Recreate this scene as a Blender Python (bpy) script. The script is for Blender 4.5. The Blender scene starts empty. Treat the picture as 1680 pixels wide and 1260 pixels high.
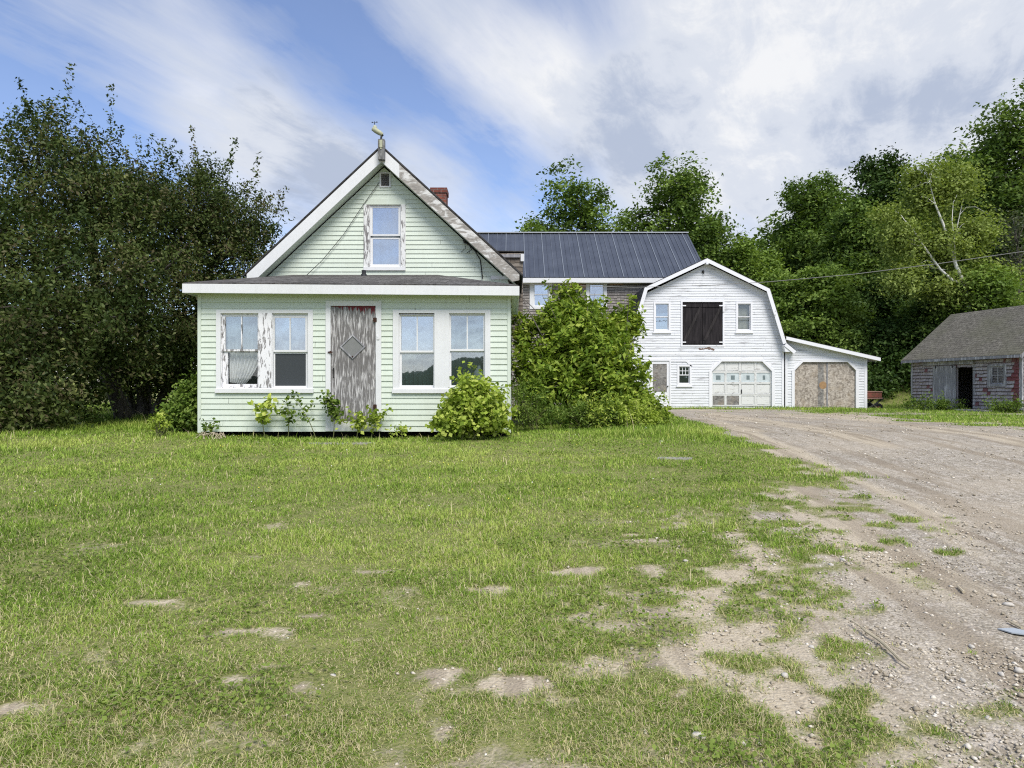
import bpy, math, random
import numpy as np
from mathutils import Vector, Matrix
R = math.radians
rng = np.random.default_rng(7)
random.seed(7)
scene = bpy.context.scene
col = scene.collection
E, FP, UC, VH = 0.784, 1120.0, 840.0, 640.0     # eye height, focal length in photo pixels, picture centre, horizon

def ux(u, Y): return (u - UC) / FP * Y
def vz(v, Y): return E + (VH - v) / FP * Y
def P(u, v, Y): return Vector((ux(u, Y), Y, vz(v, Y)))

# ------------------------------------------------------------------ noise
def _h(ix, iy, s):
    n = (ix.astype(np.int64) * 374761393 + iy.astype(np.int64) * 668265263 + s * 974634777) & 0x7fffffff
    n = ((n ^ (n >> 13)) * 1274126177) & 0x7fffffff
    n = ((n ^ (n >> 16)) * 668265263) & 0x7fffffff
    return ((n ^ (n >> 15)) & 0xffffff) / float(0xffffff)
def vnoise(x, y, s=0):
    x = np.asarray(x, float); y = np.asarray(y, float)
    ix = np.floor(x); iy = np.floor(y); fx = x - ix; fy = y - iy
    fx = fx * fx * (3 - 2 * fx); fy = fy * fy * (3 - 2 * fy)
    a = _h(ix, iy, s); b = _h(ix + 1, iy, s); c = _h(ix, iy + 1, s); d = _h(ix + 1, iy + 1, s)
    return a + (b - a) * fx + (c - a) * fy + (a - b - c + d) * fx * fy
def fbm(x, y, s=0, o=4):
    t = 0; a = .5; n = 0
    for k in range(o):
        t = t + a * vnoise(x * 2 ** k + 17.3 * k, y * 2 ** k - 9.1 * k, s + k); n += a; a *= .5
    return t / n
def sstep(a, b, x):
    t = np.clip((x - a) / (b - a), 0, 1); return t * t * (3 - 2 * t)

# ------------------------------------------------------------------ terrain
def gz(x, y):
    x = np.asarray(x, float); y = np.asarray(y, float)
    z = np.interp(y, [-400, -20, 1, 2.7, 9.5, 12.2, 16, 30, 60, 400], [-1.6, -.95, -.80, -.70, -.20, -.01, .02, .02, .02, .02])
    z = z + .05 * (fbm(x * .35, y * .35, 3) - .5) * sstep(40, 12, np.abs(y) + np.abs(x) * .3)
    z = z - .10 * np.exp(-(((x - 16.5) / 1.6) ** 2 + ((y - 29) / 2.5) ** 2))
    z = z - .07 * sstep(-6.2, -5.2, x) * sstep(.6, -.3, x) * sstep(11.3, 12.1, y) * sstep(16, 14, y)
    ramp = np.clip(y - 34 + .25 * (x - 12), 0, 60) * .26
    z = z + ramp * sstep(2, 16, x) * sstep(28, 38, y + .2 * x)
    z = z + np.clip(y - 55, 0, 60) * .10 * sstep(-2, 10, x)
    return z
def ground_at(u, v):
    """where the sight line of a photo point meets the ground"""
    lo, hi = 1.5, 120.0
    for _ in range(50):
        m = (lo + hi) / 2
        if vz(v, m) > float(gz(ux(u, m), m)): lo = m
        else: hi = m
    return ux(u, lo), lo

def ell(u, v, ru, rv):
    x, y = ground_at(u, v); x2, y2 = ground_at(u, v - rv); x3, y3 = ground_at(u, v + rv)
    return x, y, ru / FP * y, max(.04, (y2 - y3) / 2)
BARE = [ell(*a) for a in [(610, 990, 100, 14), (690, 998, 35, 8), (440, 1035, 60, 12), (230, 985, 50, 9), (780, 965, 55, 9), (830, 985, 40, 8), (470, 958, 40, 5),
    (720, 1105, 70, 16), (850, 1120, 70, 16), (1110, 1140, 50, 22), (30, 1000, 40, 9), (150, 1035, 40, 6), (210, 1065, 50, 8), (1130, 868, 60, 10), (1215, 872, 70, 10), (500, 1130, 50, 14), (540, 1010, 50, 9),
    (390, 1115, 40, 10), (240, 1130, 40, 10), (900, 1058, 60, 10), (760, 1205, 60, 16), (610, 940, 30, 5), (420, 915, 20, 4), (30, 888, 40, 4), (1180, 1030, 60, 12), (20, 1160, 40, 10),
    (1150, 1190, 40, 16), (950, 940, 40, 8), (1060, 880, 40, 7), (1210, 1160, 30, 16)]]
TUFT = [ell(*a) for a in [(1486, 855, 25, 7), (1563, 907, 32, 5), (1480, 925, 22, 6), (1476, 892, 28, 8), (1432, 902, 20, 7), (1313, 859, 35, 9), (1451, 865, 28, 6), (1417, 836, 40, 10),
    (1222, 963, 35, 7), (1305, 975, 15, 4), (1288, 894, 60, 14), (1147, 900, 20, 8), (1100, 915, 25, 8), (1147, 932, 60, 9), (1355, 1062, 80, 20), (1255, 1054, 25, 9), (1180, 1006, 35, 8),
    (1180, 1087, 60, 18), (1605, 1070, 25, 7), (1463, 1096, 15, 6), (1438, 1146, 100, 20), (1376, 1205, 160, 48), (1440, 997, 14, 4), (1530, 883, 14, 4), (1655, 1163, 18, 6), (1350, 905, 30, 8),
    (1230, 870, 40, 8), (1040, 1190, 60, 30), (1500, 1240, 60, 18), (1330, 1010, 10, 3)]]

def bare(x, y):
    """0 = thick turf, 1 = gravel or sand"""
    x = np.asarray(x, float); y = np.asarray(y, float)
    n1 = fbm(x * .8, y * 1.2, 11) - .5; n2 = fbm(x * 3.2, y * 4.0, 21) - .5; n3 = fbm(x * 9, y * 11, 31, 3) - .5
    Xe = np.interp(y, [0, 2.5, 3.5, 4.3, 5.5, 6.5, 8, 9, 12, 15, 22, 26, 60], [2.3, 2.0, 1.3, 1.1, 2.0, 3.1, 3.9, 3.95, 3.9, 4.3, 5.05, 5.3, 5.3])
    w = np.interp(y, [0, 4, 5.2, 6.5, 8, 9.5, 12], [1.0, 1.25, 1.4, 1.2, .6, .25, .2])
    d = x - Xe + n1 * 2.4 * w + n2 * 2.6 * w + n3 * 1.4 * w
    b = sstep(-w, w * .8, d)
    Xr = np.interp(y, [0, 10, 13, 14, 27, 30], [90, 30, 10.9, 10.2, 10.4, 10.7])
    dr = Xr - x + n1 * 4 + n2 * 1.5
    b = b * (1 - .93 * sstep(.5, -.7, dr) * sstep(12, 13.5, y))
    b = np.where((y > 14) & (x > 10), np.maximum(b, .7 * sstep(.58, .72, fbm(x * .25, y * .6, 44) + n2 * .3)), b)
    b = b * (1 - .75 * sstep(26.3, 27.4, y + n2) * (x < 12) - .4 * sstep(.1, .25, n1) * sstep(18, 22, y))
    thr = np.interp(y, [0, 2.5, 5, 6.5, 8], [.16, .19, .22, .30, .6])
    b = np.maximum(b, .5 * sstep(thr - .15, thr + .2, fbm(x * .9, y * 2.4, 51) - .5 + n3 * .35 + n2 * .15))
    bias = np.zeros_like(x + y)
    for (cx, cy, rx, ry) in BARE:
        bias = np.maximum(bias, np.exp(-.55 * (((x - cx) / rx) ** 2 + ((y - cy) / ry) ** 2)))
    rag = 1.7 * (fbm(x * 2.2, y * 4.6, 61, 5) - .5) + 1.1 * n3
    b = np.maximum(b, .85 * sstep(.28, .78, bias * .46 + rag * (.35 + 1.45 * bias)))
    b = np.maximum(b, .42 * sstep(.14, .40, rag) * sstep(5.6, 3.8, y) + .4 * sstep(.0, .3, rag) * sstep(8.5, 6, y) * sstep(-1, 1.5, x))
    for (cx, cy, rx, ry) in TUFT:
        q = ((x - cx) / rx) ** 2 + ((y - cy) / ry) ** 2 + n2 * 3.5 + n3 * 4.2
        b = b * (1 - .88 * sstep(1.5, -.2, q))
    b = np.where(y > 34, b * sstep(36, 34, y), b)
    return np.clip(b, 0, 1)

# ------------------------------------------------------------------ objects
ORG = {}
def props(o, label=None, cat=None, group=None, kind=None):
    if label: o['label'] = label
    if cat: o['category'] = cat
    if group: o['group'] = group
    if kind: o['kind'] = kind
    return o
def thing(name, loc, label, cat, group=None):
    o = bpy.data.objects.new(name, None); o.location = loc; o.empty_display_size = .2
    col.objects.link(o); ORG[o] = Vector(loc)
    return props(o, label, cat, group)
def link(name, me, mat, parent=None, loc=None):
    o = bpy.data.objects.new(name, me); col.objects.link(o)
    if mat is not None and not me.materials:
        me.materials.append(mat)
    if parent is not None:
        o.parent = parent; ORG[o] = ORG[parent]
    else:
        ORG[o] = Vector(loc) if loc is not None else Vector((0, 0, 0)); o.location = ORG[o]
    return o

class MB:
    def __init__(s): s.v = []; s.f = []; s.uv = []; s.t = []
    def face(s, pts, uv=None, tone=.5):
        i = len(s.v); s.v += [Vector(p) for p in pts]; s.f.append(list(range(i, i + len(pts))))
        s.uv.append(uv if uv else [(0, 0)] * len(pts)); s.t.append(tone)
    def box(s, x0, x1, y0, y1, z0, z1, tone=.5):
        s.obox(Vector((x0, y0, z0)), Vector((x1 - x0, 0, 0)), Vector((0, y1 - y0, 0)), Vector((0, 0, z1 - z0)), tone)
    def obox(s, o, a, b, c, tone=.5):
        o = Vector(o); a = Vector(a); b = Vector(b); c = Vector(c)
        if a.cross(b).dot(c) < 0: o = o + a; a = -a
        q = lambda p, e, g: s.face([p, p + e, p + e + g, p + g], [(0, 0), (e.length, 0), (e.length, g.length), (0, g.length)], tone)
        q(o, b, a); q(o + c, a, b); q(o, a, c); q(o + b, c, a); q(o, c, b); q(o + a, b, c)
    def prism(s, pts, ext, tone=.5):
        pts = [Vector(p) for p in pts]; ext = Vector(ext)
        nrm = sum(((pts[i] - pts[0]).cross(pts[i + 1] - pts[0]) for i in range(1, len(pts) - 1)), Vector())
        if nrm.dot(ext) > 0: pts = pts[::-1]
        e0 = (pts[1] - pts[0]).normalized(); n = nrm.normalized(); e1 = n.cross(e0)
        uv = [((p - pts[0]).dot(e0), (p - pts[0]).dot(e1)) for p in pts]
        s.face(pts, uv, tone); s.face([p + ext for p in pts[::-1]], uv[::-1], tone)
        for i in range(len(pts)):
            a = pts[i]; b = pts[(i + 1) % len(pts)]
            L = (b - a).length
            s.face([b, a, a + ext, b + ext], [(L, 0), (0, 0), (0, ext.length), (L, ext.length)], tone)
    def bar(s, a, b, w, h, up=(0, 0, 1), tone=.5):
        a = Vector(a); b = Vector(b); d = (b - a); up = Vector(up)
        sd = d.cross(up).normalized() * w; u = sd.cross(d).normalized() * h
        s.obox(a - sd / 2 - u / 2, d, sd, u, tone)
    def tube(s, pts, rad, n=6, tone=.5, cap=True):
        pts = [Vector(p) for p in pts]
        if not hasattr(rad, '__len__'): rad = [rad] * len(pts)
        rings = []; ref = Vector((.3, .2, .9))
        for i, p in enumerate(pts):
            d = (pts[min(i + 1, len(pts) - 1)] - pts[max(i - 1, 0)]).normalized()
            a = d.cross(ref)
            if a.length < 1e-3: a = d.cross(Vector((1, 0, 0)))
            a.normalize(); b = d.cross(a)
            rings.append([p + (a * math.cos(2 * math.pi * k / n) + b * math.sin(2 * math.pi * k / n)) * rad[i] for k in range(n)])
        base = len(s.v)
        for r in rings: s.v += r
        for i in range(len(rings) - 1):
            for k in range(n):
                k2 = (k + 1) % n
                s.f.append([base + i * n + k, base + i * n + k2, base + (i + 1) * n + k2, base + (i + 1) * n + k]); s.uv.append([(0, 0)] * 4); s.t.append(tone)
        if cap:
            s.f.append([base + k for k in range(n)][::-1]); s.uv.append([(0, 0)] * n); s.t.append(tone)
            s.f.append([base + (len(rings) - 1) * n + k for k in range(n)]); s.uv.append([(0, 0)] * n); s.t.append(tone)
    def lathe(s, prof, c, n=16, axis=None, tone=.5):
        c = Vector(c); M = Matrix.Identity(3) if axis is None else Vector((0, 0, 1)).rotation_difference(Vector(axis)).to_matrix()
        base = len(s.v)
        for (r, z) in prof:
            for k in range(n): s.v.append(c + M @ Vector((r * math.cos(2 * math.pi * k / n), r * math.sin(2 * math.pi * k / n), z)))
        for i in range(len(prof) - 1):
            for k in range(n):
                k2 = (k + 1) % n
                s.f.append([base + i * n + k, base + i * n + k2, base + (i + 1) * n + k2, base + (i + 1) * n + k]); s.uv.append([(0, 0)] * 4); s.t.append(tone)
    def build(s, name, mat, parent=None, loc=None, smooth=False):
        o3 = ORG[parent] if parent is not None else (Vector(loc) if loc is not None else Vector((0, 0, 0)))
        me = bpy.data.meshes.new(name)
        me.from_pydata([tuple(p - o3) for p in s.v], [], s.f)
        uvl = me.uv_layers.new(name='UVMap')
        flat = [c for u in s.uv for p in u for c in p]
        uvl.data.foreach_set('uv', flat)
        at = me.attributes.new('tone', 'FLOAT', 'FACE'); at.data.foreach_set('value', s.t)
        if smooth: me.polygons.foreach_set('use_smooth', [True] * len(me.polygons))
        me.update()
        return link(name, me, mat, parent, loc)

def np_mesh(name, V, F, attrs=None, smooth=False, domain='FACE'):
    """V (n,3), F list of (m,k) index arrays"""
    me = bpy.data.meshes.new(name)
    me.vertices.add(len(V)); me.vertices.foreach_set('co', np.ascontiguousarray(V, np.float32).ravel())
    idx = np.concatenate([f.ravel() for f in F]).astype(np.int32)
    tot = np.concatenate([np.full(len(f), f.shape[1]) for f in F])
    st = np.concatenate([[0], np.cumsum(tot)[:-1]]).astype(np.int32)
    me.loops.add(len(idx)); me.loops.foreach_set('vertex_index', idx)
    me.polygons.add(len(tot)); me.polygons.foreach_set('loop_start', st)
    for k, a in (attrs or {}).items():
        at = me.attributes.new(k, 'FLOAT', domain); at.data.foreach_set('value', np.ascontiguousarray(a, np.float32))
    me.update(calc_edges=True)
    if smooth: me.polygons.foreach_set('use_smooth', np.ones(len(tot), bool))
    return me

# ------------------------------------------------------------------ materials
class NT:
    def __init__(s, name):
        s.m = bpy.data.materials.new(name); s.m.use_nodes = True; s.t = s.m.node_tree; s.t.nodes.clear()
        s.out = s.t.nodes.new('ShaderNodeOutputMaterial')
    def n(s, ty, **kw):
        nd = s.t.nodes.new('ShaderNode' + ty)
        for k, v in kw.items():
            if k.startswith('_'): setattr(nd, k[1:], v)
            else: s.set(nd.inputs[k.replace('__', ' ')] if not k[1:].isdigit() else nd.inputs[int(k[1:])], v)
        return nd
    def set(s, inp, v):
        if isinstance(v, bpy.types.NodeSocket): s.t.links.new(v, inp)
        elif isinstance(v, bpy.types.Node): s.t.links.new(v.outputs[0], inp)
        else:
            if inp.type == 'RGBA' and len(v) == 3: v = (*v, 1)
            inp.default_value = v
    def coord(s, scale=(1, 1, 1), kind='Object'):
        tc = s.n('TexCoord'); return s.n('Mapping', Vector=tc.outputs[kind], Scale=scale).outputs[0]
    def noise(s, vec, scale, detail=4, rough=.55, dist=0):
        return s.n('TexNoise', Vector=vec, Scale=scale, Detail=detail, Roughness=rough, Distortion=dist).outputs['Fac']
    def ramp(s, fac, stops, interp='LINEAR'):
        nd = s.n('ValToRGB', Fac=fac); cr = nd.color_ramp; cr.interpolation = interp
        while len(cr.elements) > 1: cr.elements.remove(cr.elements[-1])
        cr.elements[0].position = stops[0][0]; c = stops[0][1]; cr.elements[0].color = (*c, 1) if hasattr(c, '__len__') else (c, c, c, 1)
        for p, c in stops[1:]:
            e = cr.elements.new(p); e.color = (*c, 1) if hasattr(c, '__len__') else (c, c, c, 1)
        return nd.outputs[0]
    def mix(s, fac, a, b, mode='MIX'):
        nd = s.t.nodes.new('ShaderNodeMix'); nd.data_type = 'RGBA'; nd.blend_type = mode
        s.set(nd.inputs[0], fac); s.set(nd.inputs[6], a); s.set(nd.inputs[7], b); return nd.outputs[2]
    def math(s, op, a, b=0, clamp=False):
        nd = s.n('Math', _operation=op, _use_clamp=clamp); s.set(nd.inputs[0], a); s.set(nd.inputs[1], b); return nd.outputs[0]
    def attr(s, name): return s.n('Attribute', _attribute_name=name).outputs['Fac']
    def bump(s, h, strength=.3, dist=.01): return s.n('Bump', Height=h, Strength=strength, Distance=dist).outputs[0]
    def pbr(s, color, rough=.7, normal=None, metal=0, spec=.3):
        b = s.n('BsdfPrincipled'); s.set(b.inputs['Base Color'], color); s.set(b.inputs['Roughness'], rough); s.set(b.inputs['Metallic'], metal)
        s.set(b.inputs['Specular IOR Level'], spec)
        if normal is not None: s.set(b.inputs['Normal'], normal)
        s.t.links.new(b.outputs[0], s.out.inputs[0]); return s.m

def mat_paint(name, c, dirt=(.35, .36, .30), amt=.35, rough=.55, sc=(1, 1, 1)):
    t = NT(name); v = t.coord(sc)
    n1 = t.noise(v, 1.3, 5); n2 = t.noise(v, 22, 4); n3 = t.noise(t.coord((9, 9, 1.2)), 2.5, 5)
    f = t.ramp(t.math('ADD', t.math('MULTIPLY', n1, .6), t.math('MULTIPLY', n3, .4)), [(.45, 0), (.75, 1)])
    c1 = t.mix(t.math('MULTIPLY', f, amt), c, dirt)
    c2 = t.mix(t.ramp(n2, [(.35, .0), (.75, .14)]), c1, tuple(x * .72 for x in c))
    tn = t.attr('tone')
    c3 = t.mix(t.ramp(tn, [(0, .16), (1, 0)]), c2, tuple(x * .6 for x in c))
    return t.pbr(c3, rough, t.bump(n2, .12, .004))
def mat_peel(name, paint, wood, lo, hi, sc, dark=.45, edge=.03):
    """paint flaking off weathered wood; sc stretches the flakes along the grain"""
    t = NT(name); v = t.coord(sc)
    n = t.noise(v, 1.0, 6, .62, .6); big = t.noise(t.coord(), 1.1, 3)
    g = t.noise(t.coord(tuple(a * 2.5 for a in sc)), 1.2, 5, .7)
    thr = t.math('ADD', n, t.math('MULTIPLY', t.math('SUBTRACT', big, .5), .35))
    f = t.ramp(thr, [(lo, 0), (hi, 1)])
    w = t.mix(t.ramp(g, [(.3, 0), (.7, 1)]), tuple(x * dark for x in wood), wood)
    c = t.mix(f, w, paint)
    h = t.math('ADD', t.math('MULTIPLY', f, .6), t.math('MULTIPLY', g, .4))
    return t.pbr(c, .75, t.bump(h, .5, .006), spec=.2)
def mat_leaf(name, stops, trans=.35):
    t = NT(name); tn = t.attr('tone')
    c = t.ramp(tn, stops)
    d = t.n('BsdfDiffuse', Color=c); tr = t.n('BsdfTranslucent', Color=t.mix(1, c, (1.25, 1.3, .6), 'MULTIPLY'))
    g = t.n('BsdfGlossy', Color=(.5, .5, .5), Roughness=.45)
    m1 = t.n('MixShader', Fac=trans, i1=d, i2=tr)
    m2 = t.n('MixShader', Fac=.014, i1=m1, i2=g)
    t.t.links.new(m2.outputs[0], t.out.inputs[0]); return t.m
def mat_plain(name, c, rough=.7, var=.25, sc=12, metal=0, bump=.15):
    t = NT(name); n = t.noise(t.coord(), sc, 5)
    cc = t.mix(t.ramp(n, [(.3, 0), (.7, var)]), c, tuple(x * .45 for x in c))
    return t.pbr(cc, rough, t.bump(n, bump, .004), metal)
def mat_asphalt(name, c, c2, moss=None, row=.14, w=.3):
    t = NT(name); uv = t.coord((1, 1, 1), 'UV')
    br = t.n('TexBrick', Vector=uv, Scale=1, Mortar__Size=.006, Color1=(0, 0, 0), Color2=(1, 1, 1), Mortar=(.1, .1, .1), Row__Height=row, Brick__Width=w)
    br.inputs['Brick Width'].default_value = w; br.inputs['Bias'].default_value = 0
    n = t.noise(t.coord(), 90, 3); n2 = t.noise(t.coord(), .8, 5)
    base = t.mix(t.ramp(br.outputs['Color'], [(0, 0), (1, 1)]), c, c2)
    base = t.mix(t.ramp(n, [(.3, 0), (.7, .5)]), base, tuple(min(1, x * 1.7) for x in c2))
    n3 = t.noise(t.coord(), 13, 4, .7)
    base = t.mix(t.ramp(n3, [(.35, .75), (.62, 0)]), base, tuple(x * .35 for x in c))
    base = t.mix(t.ramp(n2, [(.45, 0), (.7, .65)]), base, moss or tuple(x * .6 for x in c))
    base = t.mix(t.math('MULTIPLY', br.outputs['Fac'], .75), base, tuple(x * .25 for x in c))
    h = t.math('SUBTRACT', t.math('MULTIPLY', n, .3), br.outputs['Fac'])
    return t.pbr(base, .9, t.bump(h, .6, .01), spec=.15)

M = {}
M['mint'] = mat_paint('mint_clapboard_paint', (.66, .732, .638), (.53, .57, .46), .55)
M['white'] = mat_paint('white_trim_paint', (.76, .77, .78), (.45, .46, .43), .3)
M['barnwhite'] = mat_peel('flaking_white_barn_paint', (.72, .74, .77), (.46, .46, .47), .33, .43, (1.6, 6, 26), .7)
M['garagepaint'] = mat_peel('dingy_white_door_paint', (.70, .71, .70), (.42, .41, .39), .30, .42, (4, 4, 14), .65)
M['barntrim'] = mat_peel('white_barn_trim_paint', (.78, .79, .82), (.42, .42, .42), .26, .36, (5, 5, 5), .6)
M['peelwhite'] = mat_peel('flaking_white_window_paint', (.78, .78, .80), (.30, .29, .29), .42, .47, (22, 8, 5.5), .6)
M['peelside'] = mat_peel('mostly_bare_window_casing', (.72, .73, .72), (.26, .25, .25), .43, .48, (26, 10, 5), .6)
M['rake'] = mat_peel('bare_weathered_rake_board', (.66, .66, .64), (.42, .395, .36), .50, .60, (3.5, 10, 9), .5)
M['doorwood'] = mat_peel('weathered_grey_door', (.58, .57, .565), (.24, .23, .226), .49, .62, (36, 12, 3.6), .42)
M['greywood'] = mat_peel('bare_grey_boards', (.50, .50, .52), (.30, .30, .32), .5, .65, (9, 9, 1.2), .6)
M['post'] = mat_peel('dark_grey_post_wood', (.30, .30, .29), (.14, .14, .14), .45, .6, (14, 14, 3), .6)
M['black'] = mat_peel('black_stained_boards', (.028, .024, .026), (.012, .010, .012), .4, .6, (9, 9, 1), .6)
M['brace'] = mat_peel('dark_brown_brace', (.045, .039, .04), (.02, .018, .018), .4, .6, (9, 9, 1), .6)
M['dark'] = mat_plain('dark_void', (.012, .012, .012), .95, .2)
M['room'] = mat_plain('dim_room_wall', (.07, .07, .065), .9, .3, 3)
M['rust'] = mat_plain('rusted_iron', (.06, .028, .018), .85, .6, 25)
M['redrust'] = mat_peel('rusty_red_metal', (.24, .085, .065), (.22, .11, .07), .42, .55, (6, 6, 6), .5)
M['iron'] = mat_plain('dark_iron', (.035, .037, .04), .6, .4, 20)
M['rubber'] = mat_plain('black_rubber', (.02, .02, .02), .8, .3, 30)
M['cable'] = mat_plain('black_cable', (.03, .03, .03), .6, .2)
M['wire'] = mat_plain('grey_overhead_wire', (.24, .24, .23), .6, .2)
M['concrete'] = mat_plain('pale_concrete', (.36, .34, .31), .9, .45, 14, 0, .4)
M['stone'] = mat_plain('pale_stone', (.60, .56, .49), .85, .4, 18, 0, .4)
M['cream'] = mat_plain('cream_painted_metal', (.46, .47, .33), .6, .3, 15)
M['straw'] = mat_plain('dry_stick', (.52, .45, .32), .85, .4, 20)
M['slatepiece'] = mat_plain('blue_grey_sheet_scrap', (.40, .44, .47), .6, .2, 8)
M['roofmain'] = mat_asphalt('dark_asphalt_shingles', (.045, .044, .044), (.09, .087, .085))
M['roofporch'] = mat_asphalt('brown_grey_asphalt_shingles', (.06, .055, .05), (.185, .178, .168), (.052, .049, .046))
M['roofshed'] = mat_asphalt('mossy_grey_shingles', (.12, .112, .092), (.195, .182, .15), (.125, .125, .08), .13, .25)
def _metal():
    t = NT('blue_grey_metal_roofing'); n = t.noise(t.coord((1, 1, 1)), 1.2, 4); tn = t.attr('tone')
    c = t.mix(t.ramp(n, [(.35, 0), (.7, 1)]), (.062, .073, .098), (.082, .095, .124))
    c = t.mix(t.ramp(tn, [(.5, 0), (1, 1)]), c, (.20, .225, .26))
    return t.pbr(c, .55, t.bump(t.noise(t.coord((6, 1, 1)), 2, 2), .08, .01), .2, .3)
M['metal'] = _metal()
def _shingle(name, stops, moss):
    t = NT(name); tn = t.attr('tone')
    g = t.noise(t.coord((25, 25, 3)), 2, 4, .6); big = t.noise(t.coord(), .9, 4)
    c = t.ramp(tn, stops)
    c = t.mix(t.ramp(g, [(.3, .45), (.7, 0)]), c, (.08, .075, .075))
    c = t.mix(t.ramp(big, [(.5, 0), (.75, .35)]), c, moss)
    return t.pbr(c, .85, t.bump(g, .3, .004), spec=.15)
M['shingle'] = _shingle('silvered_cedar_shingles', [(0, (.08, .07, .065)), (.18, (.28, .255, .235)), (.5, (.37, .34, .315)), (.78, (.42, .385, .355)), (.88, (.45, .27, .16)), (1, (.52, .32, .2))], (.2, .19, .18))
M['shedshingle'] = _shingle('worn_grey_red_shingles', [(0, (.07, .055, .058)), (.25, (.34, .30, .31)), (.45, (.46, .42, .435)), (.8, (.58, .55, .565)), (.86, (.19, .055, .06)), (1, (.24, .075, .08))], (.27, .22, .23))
M['oldshingle'] = _shingle('brown_dormer_shingles', [(0, (.15, .125, .10)), (.5, (.24, .205, .17)), (1, (.34, .30, .25))], (.2, .2, .15))
def _osb(name, a, b):
    t = NT(name); v = t.n('TexVoronoi', Vector=t.coord((14, 14, 9)), Scale=1.0, Randomness=1.0)
    v2 = t.n('TexVoronoi', Vector=t.coord((9, 9, 24)), Scale=1.6)
    n = t.noise(t.coord(), 3, 4)
    f = t.math('MULTIPLY', t.math('ADD', t.n('SeparateColor', Color=v.outputs['Color']).outputs[0], t.n('SeparateColor', Color=v2.outputs['Color']).outputs[1]), .5)
    c = t.mix(t.ramp(f, [(.15, 0), (.85, 1)]), a, b)
    c = t.mix(t.ramp(n, [(.5, 0), (.75, .5)]), c, (.34, .27, .19))
    return t.pbr(c, .85, t.bump(f, .2, .004), spec=.15)
M['osb'] = _osb('weathered_strand_board', (.21, .18, .15), (.53, .48, .42))
M['osbdark'] = _osb('grey_strand_board', (.13, .125, .12), (.30, .29, .275))
def _brick():
    t = NT('red_brick'); uv = t.coord((1, 1, 1), 'UV')
    br = t.n('TexBrick', Vector=uv, Scale=1, Mortar__Size=.008, Color1=(.17, .05, .035), Color2=(.27, .085, .055), Mortar=(.22, .18, .16), Row__Height=.075, Brick__Width=.21)
    n = t.noise(t.coord(), 14, 4)
    c = t.mix(t.ramp(n, [(.4, 0), (.75, .7)]), br.outputs[0], (.08, .035, .03))
    return t.pbr(c, .9, t.bump(t.math('SUBTRACT', n, br.outputs['Fac']), .5, .01))
M['brick'] = _brick()
def _glass(name, tint, refl, tr=True, wob=.02):
    t = NT(name); nb = t.bump(t.noise(t.coord((1, 1, .7)), 2.6, 3), wob, .05)
    g = t.n('BsdfGlossy', Color=(.92, .95, 1), Roughness=.015, Normal=nb)
    b = t.n('BsdfTransparent', Color=tint)
    m = t.n('MixShader', Fac=refl, i1=b, i2=g)
    t.t.links.new(m.outputs[0], t.out.inputs[0]); return t.m
M['glass'] = _glass('old_window_glass', (.86, .9, .9), .30, wob=.02)
M['glassclear'] = _glass('clean_window_glass', (.95, .96, .96), .08, wob=.02)
M['glassdim'] = _glass('dusty_barn_glass', (.6, .68, .70), .42, wob=.03)
M['glasshi'] = _glass('bright_storm_glass', (.85, .88, .9), .42, wob=.03)
def _sheer():
    t = NT('sheer_white_curtain'); n = t.noise(t.coord((60, 60, 6)), 1, 3)
    d = t.n('BsdfDiffuse', Color=(.78, .80, .80)); tr = t.n('BsdfTransparent', Color=(1, 1, 1))
    m = t.n('MixShader', Fac=t.ramp(n, [(.3, .12), (.7, .42)]), i1=d, i2=tr)
    t.t.links.new(m.outputs[0], t.out.inputs[0]); return t.m
M['sheer'] = _sheer()
M['blind'] = mat_plain('pale_window_blind', (.62, .68, .72), .8, .15, 4)
M['greencurtain'] = mat_plain('dark_green_curtain', (.045, .105, .095), .9, .3, 6)
M['screen'] = mat_plain('dark_insect_screen', (.05, .058, .064), .8, .3, 60)
M['plastic'] = mat_plain('cloudy_plastic', (.50, .55, .54), .4, .1)
M['bark'] = mat_peel('grey_brown_bark', (.17, .15, .13), (.07, .06, .05), .4, .6, (9, 9, 2), .6)
M['birchbark'] = mat_peel('white_birch_bark', (.72, .71, .67), (.10, .09, .08), .30, .38, (3, 3, 14), .7)
M['stem'] = mat_plain('green_stem', (.12, .13, .05), .8, .4)
M['lf_crab'] = mat_leaf('crabapple_leaves', [(0, (.020, .036, .010)), (.35, (.052, .080, .022)), (.66, (.100, .130, .036)), (.79, (.120, .100, .056)), (.88, (.12, .145, .05)), (1, (.24, .26, .09))], .18)
M['lf_maple'] = mat_leaf('maple_leaves', [(0, (.035, .068, .016)), (.5, (.115, .185, .038)), (1, (.25, .345, .085))], 0.28)
M['lf_mid'] = mat_leaf('mid_green_leaves', [(0, (.07, .125, .022)), (.5, (.165, .25, .048)), (1, (.30, .40, .10))], 0.3)
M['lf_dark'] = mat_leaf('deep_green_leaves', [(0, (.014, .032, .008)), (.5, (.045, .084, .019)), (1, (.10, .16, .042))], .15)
M['lf_birch'] = mat_leaf('birch_leaves', [(0, (.14, .19, .04)), (.5, (.25, .32, .08)), (1, (.38, .44, .14))], 0.35)
M['lf_lilac'] = mat_leaf('shrub_leaves', [(0, (.07, .135, .015)), (.5, (.21, .30, .04)), (.8, (.35, .43, .07)), (1, (.50, .55, .14))], 0.28)
M['lf_bright'] = mat_leaf('bright_green_leaves', [(0, (.15, .23, .025)), (.5, (.33, .43, .065)), (1, (.55, .60, .15))], 0.3)
M['lf_weed'] = mat_leaf('weed_leaves', [(0, (.05, .10, .015)), (.5, (.125, .20, .034)), (1, (.24, .31, .07))], 0.25)
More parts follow.
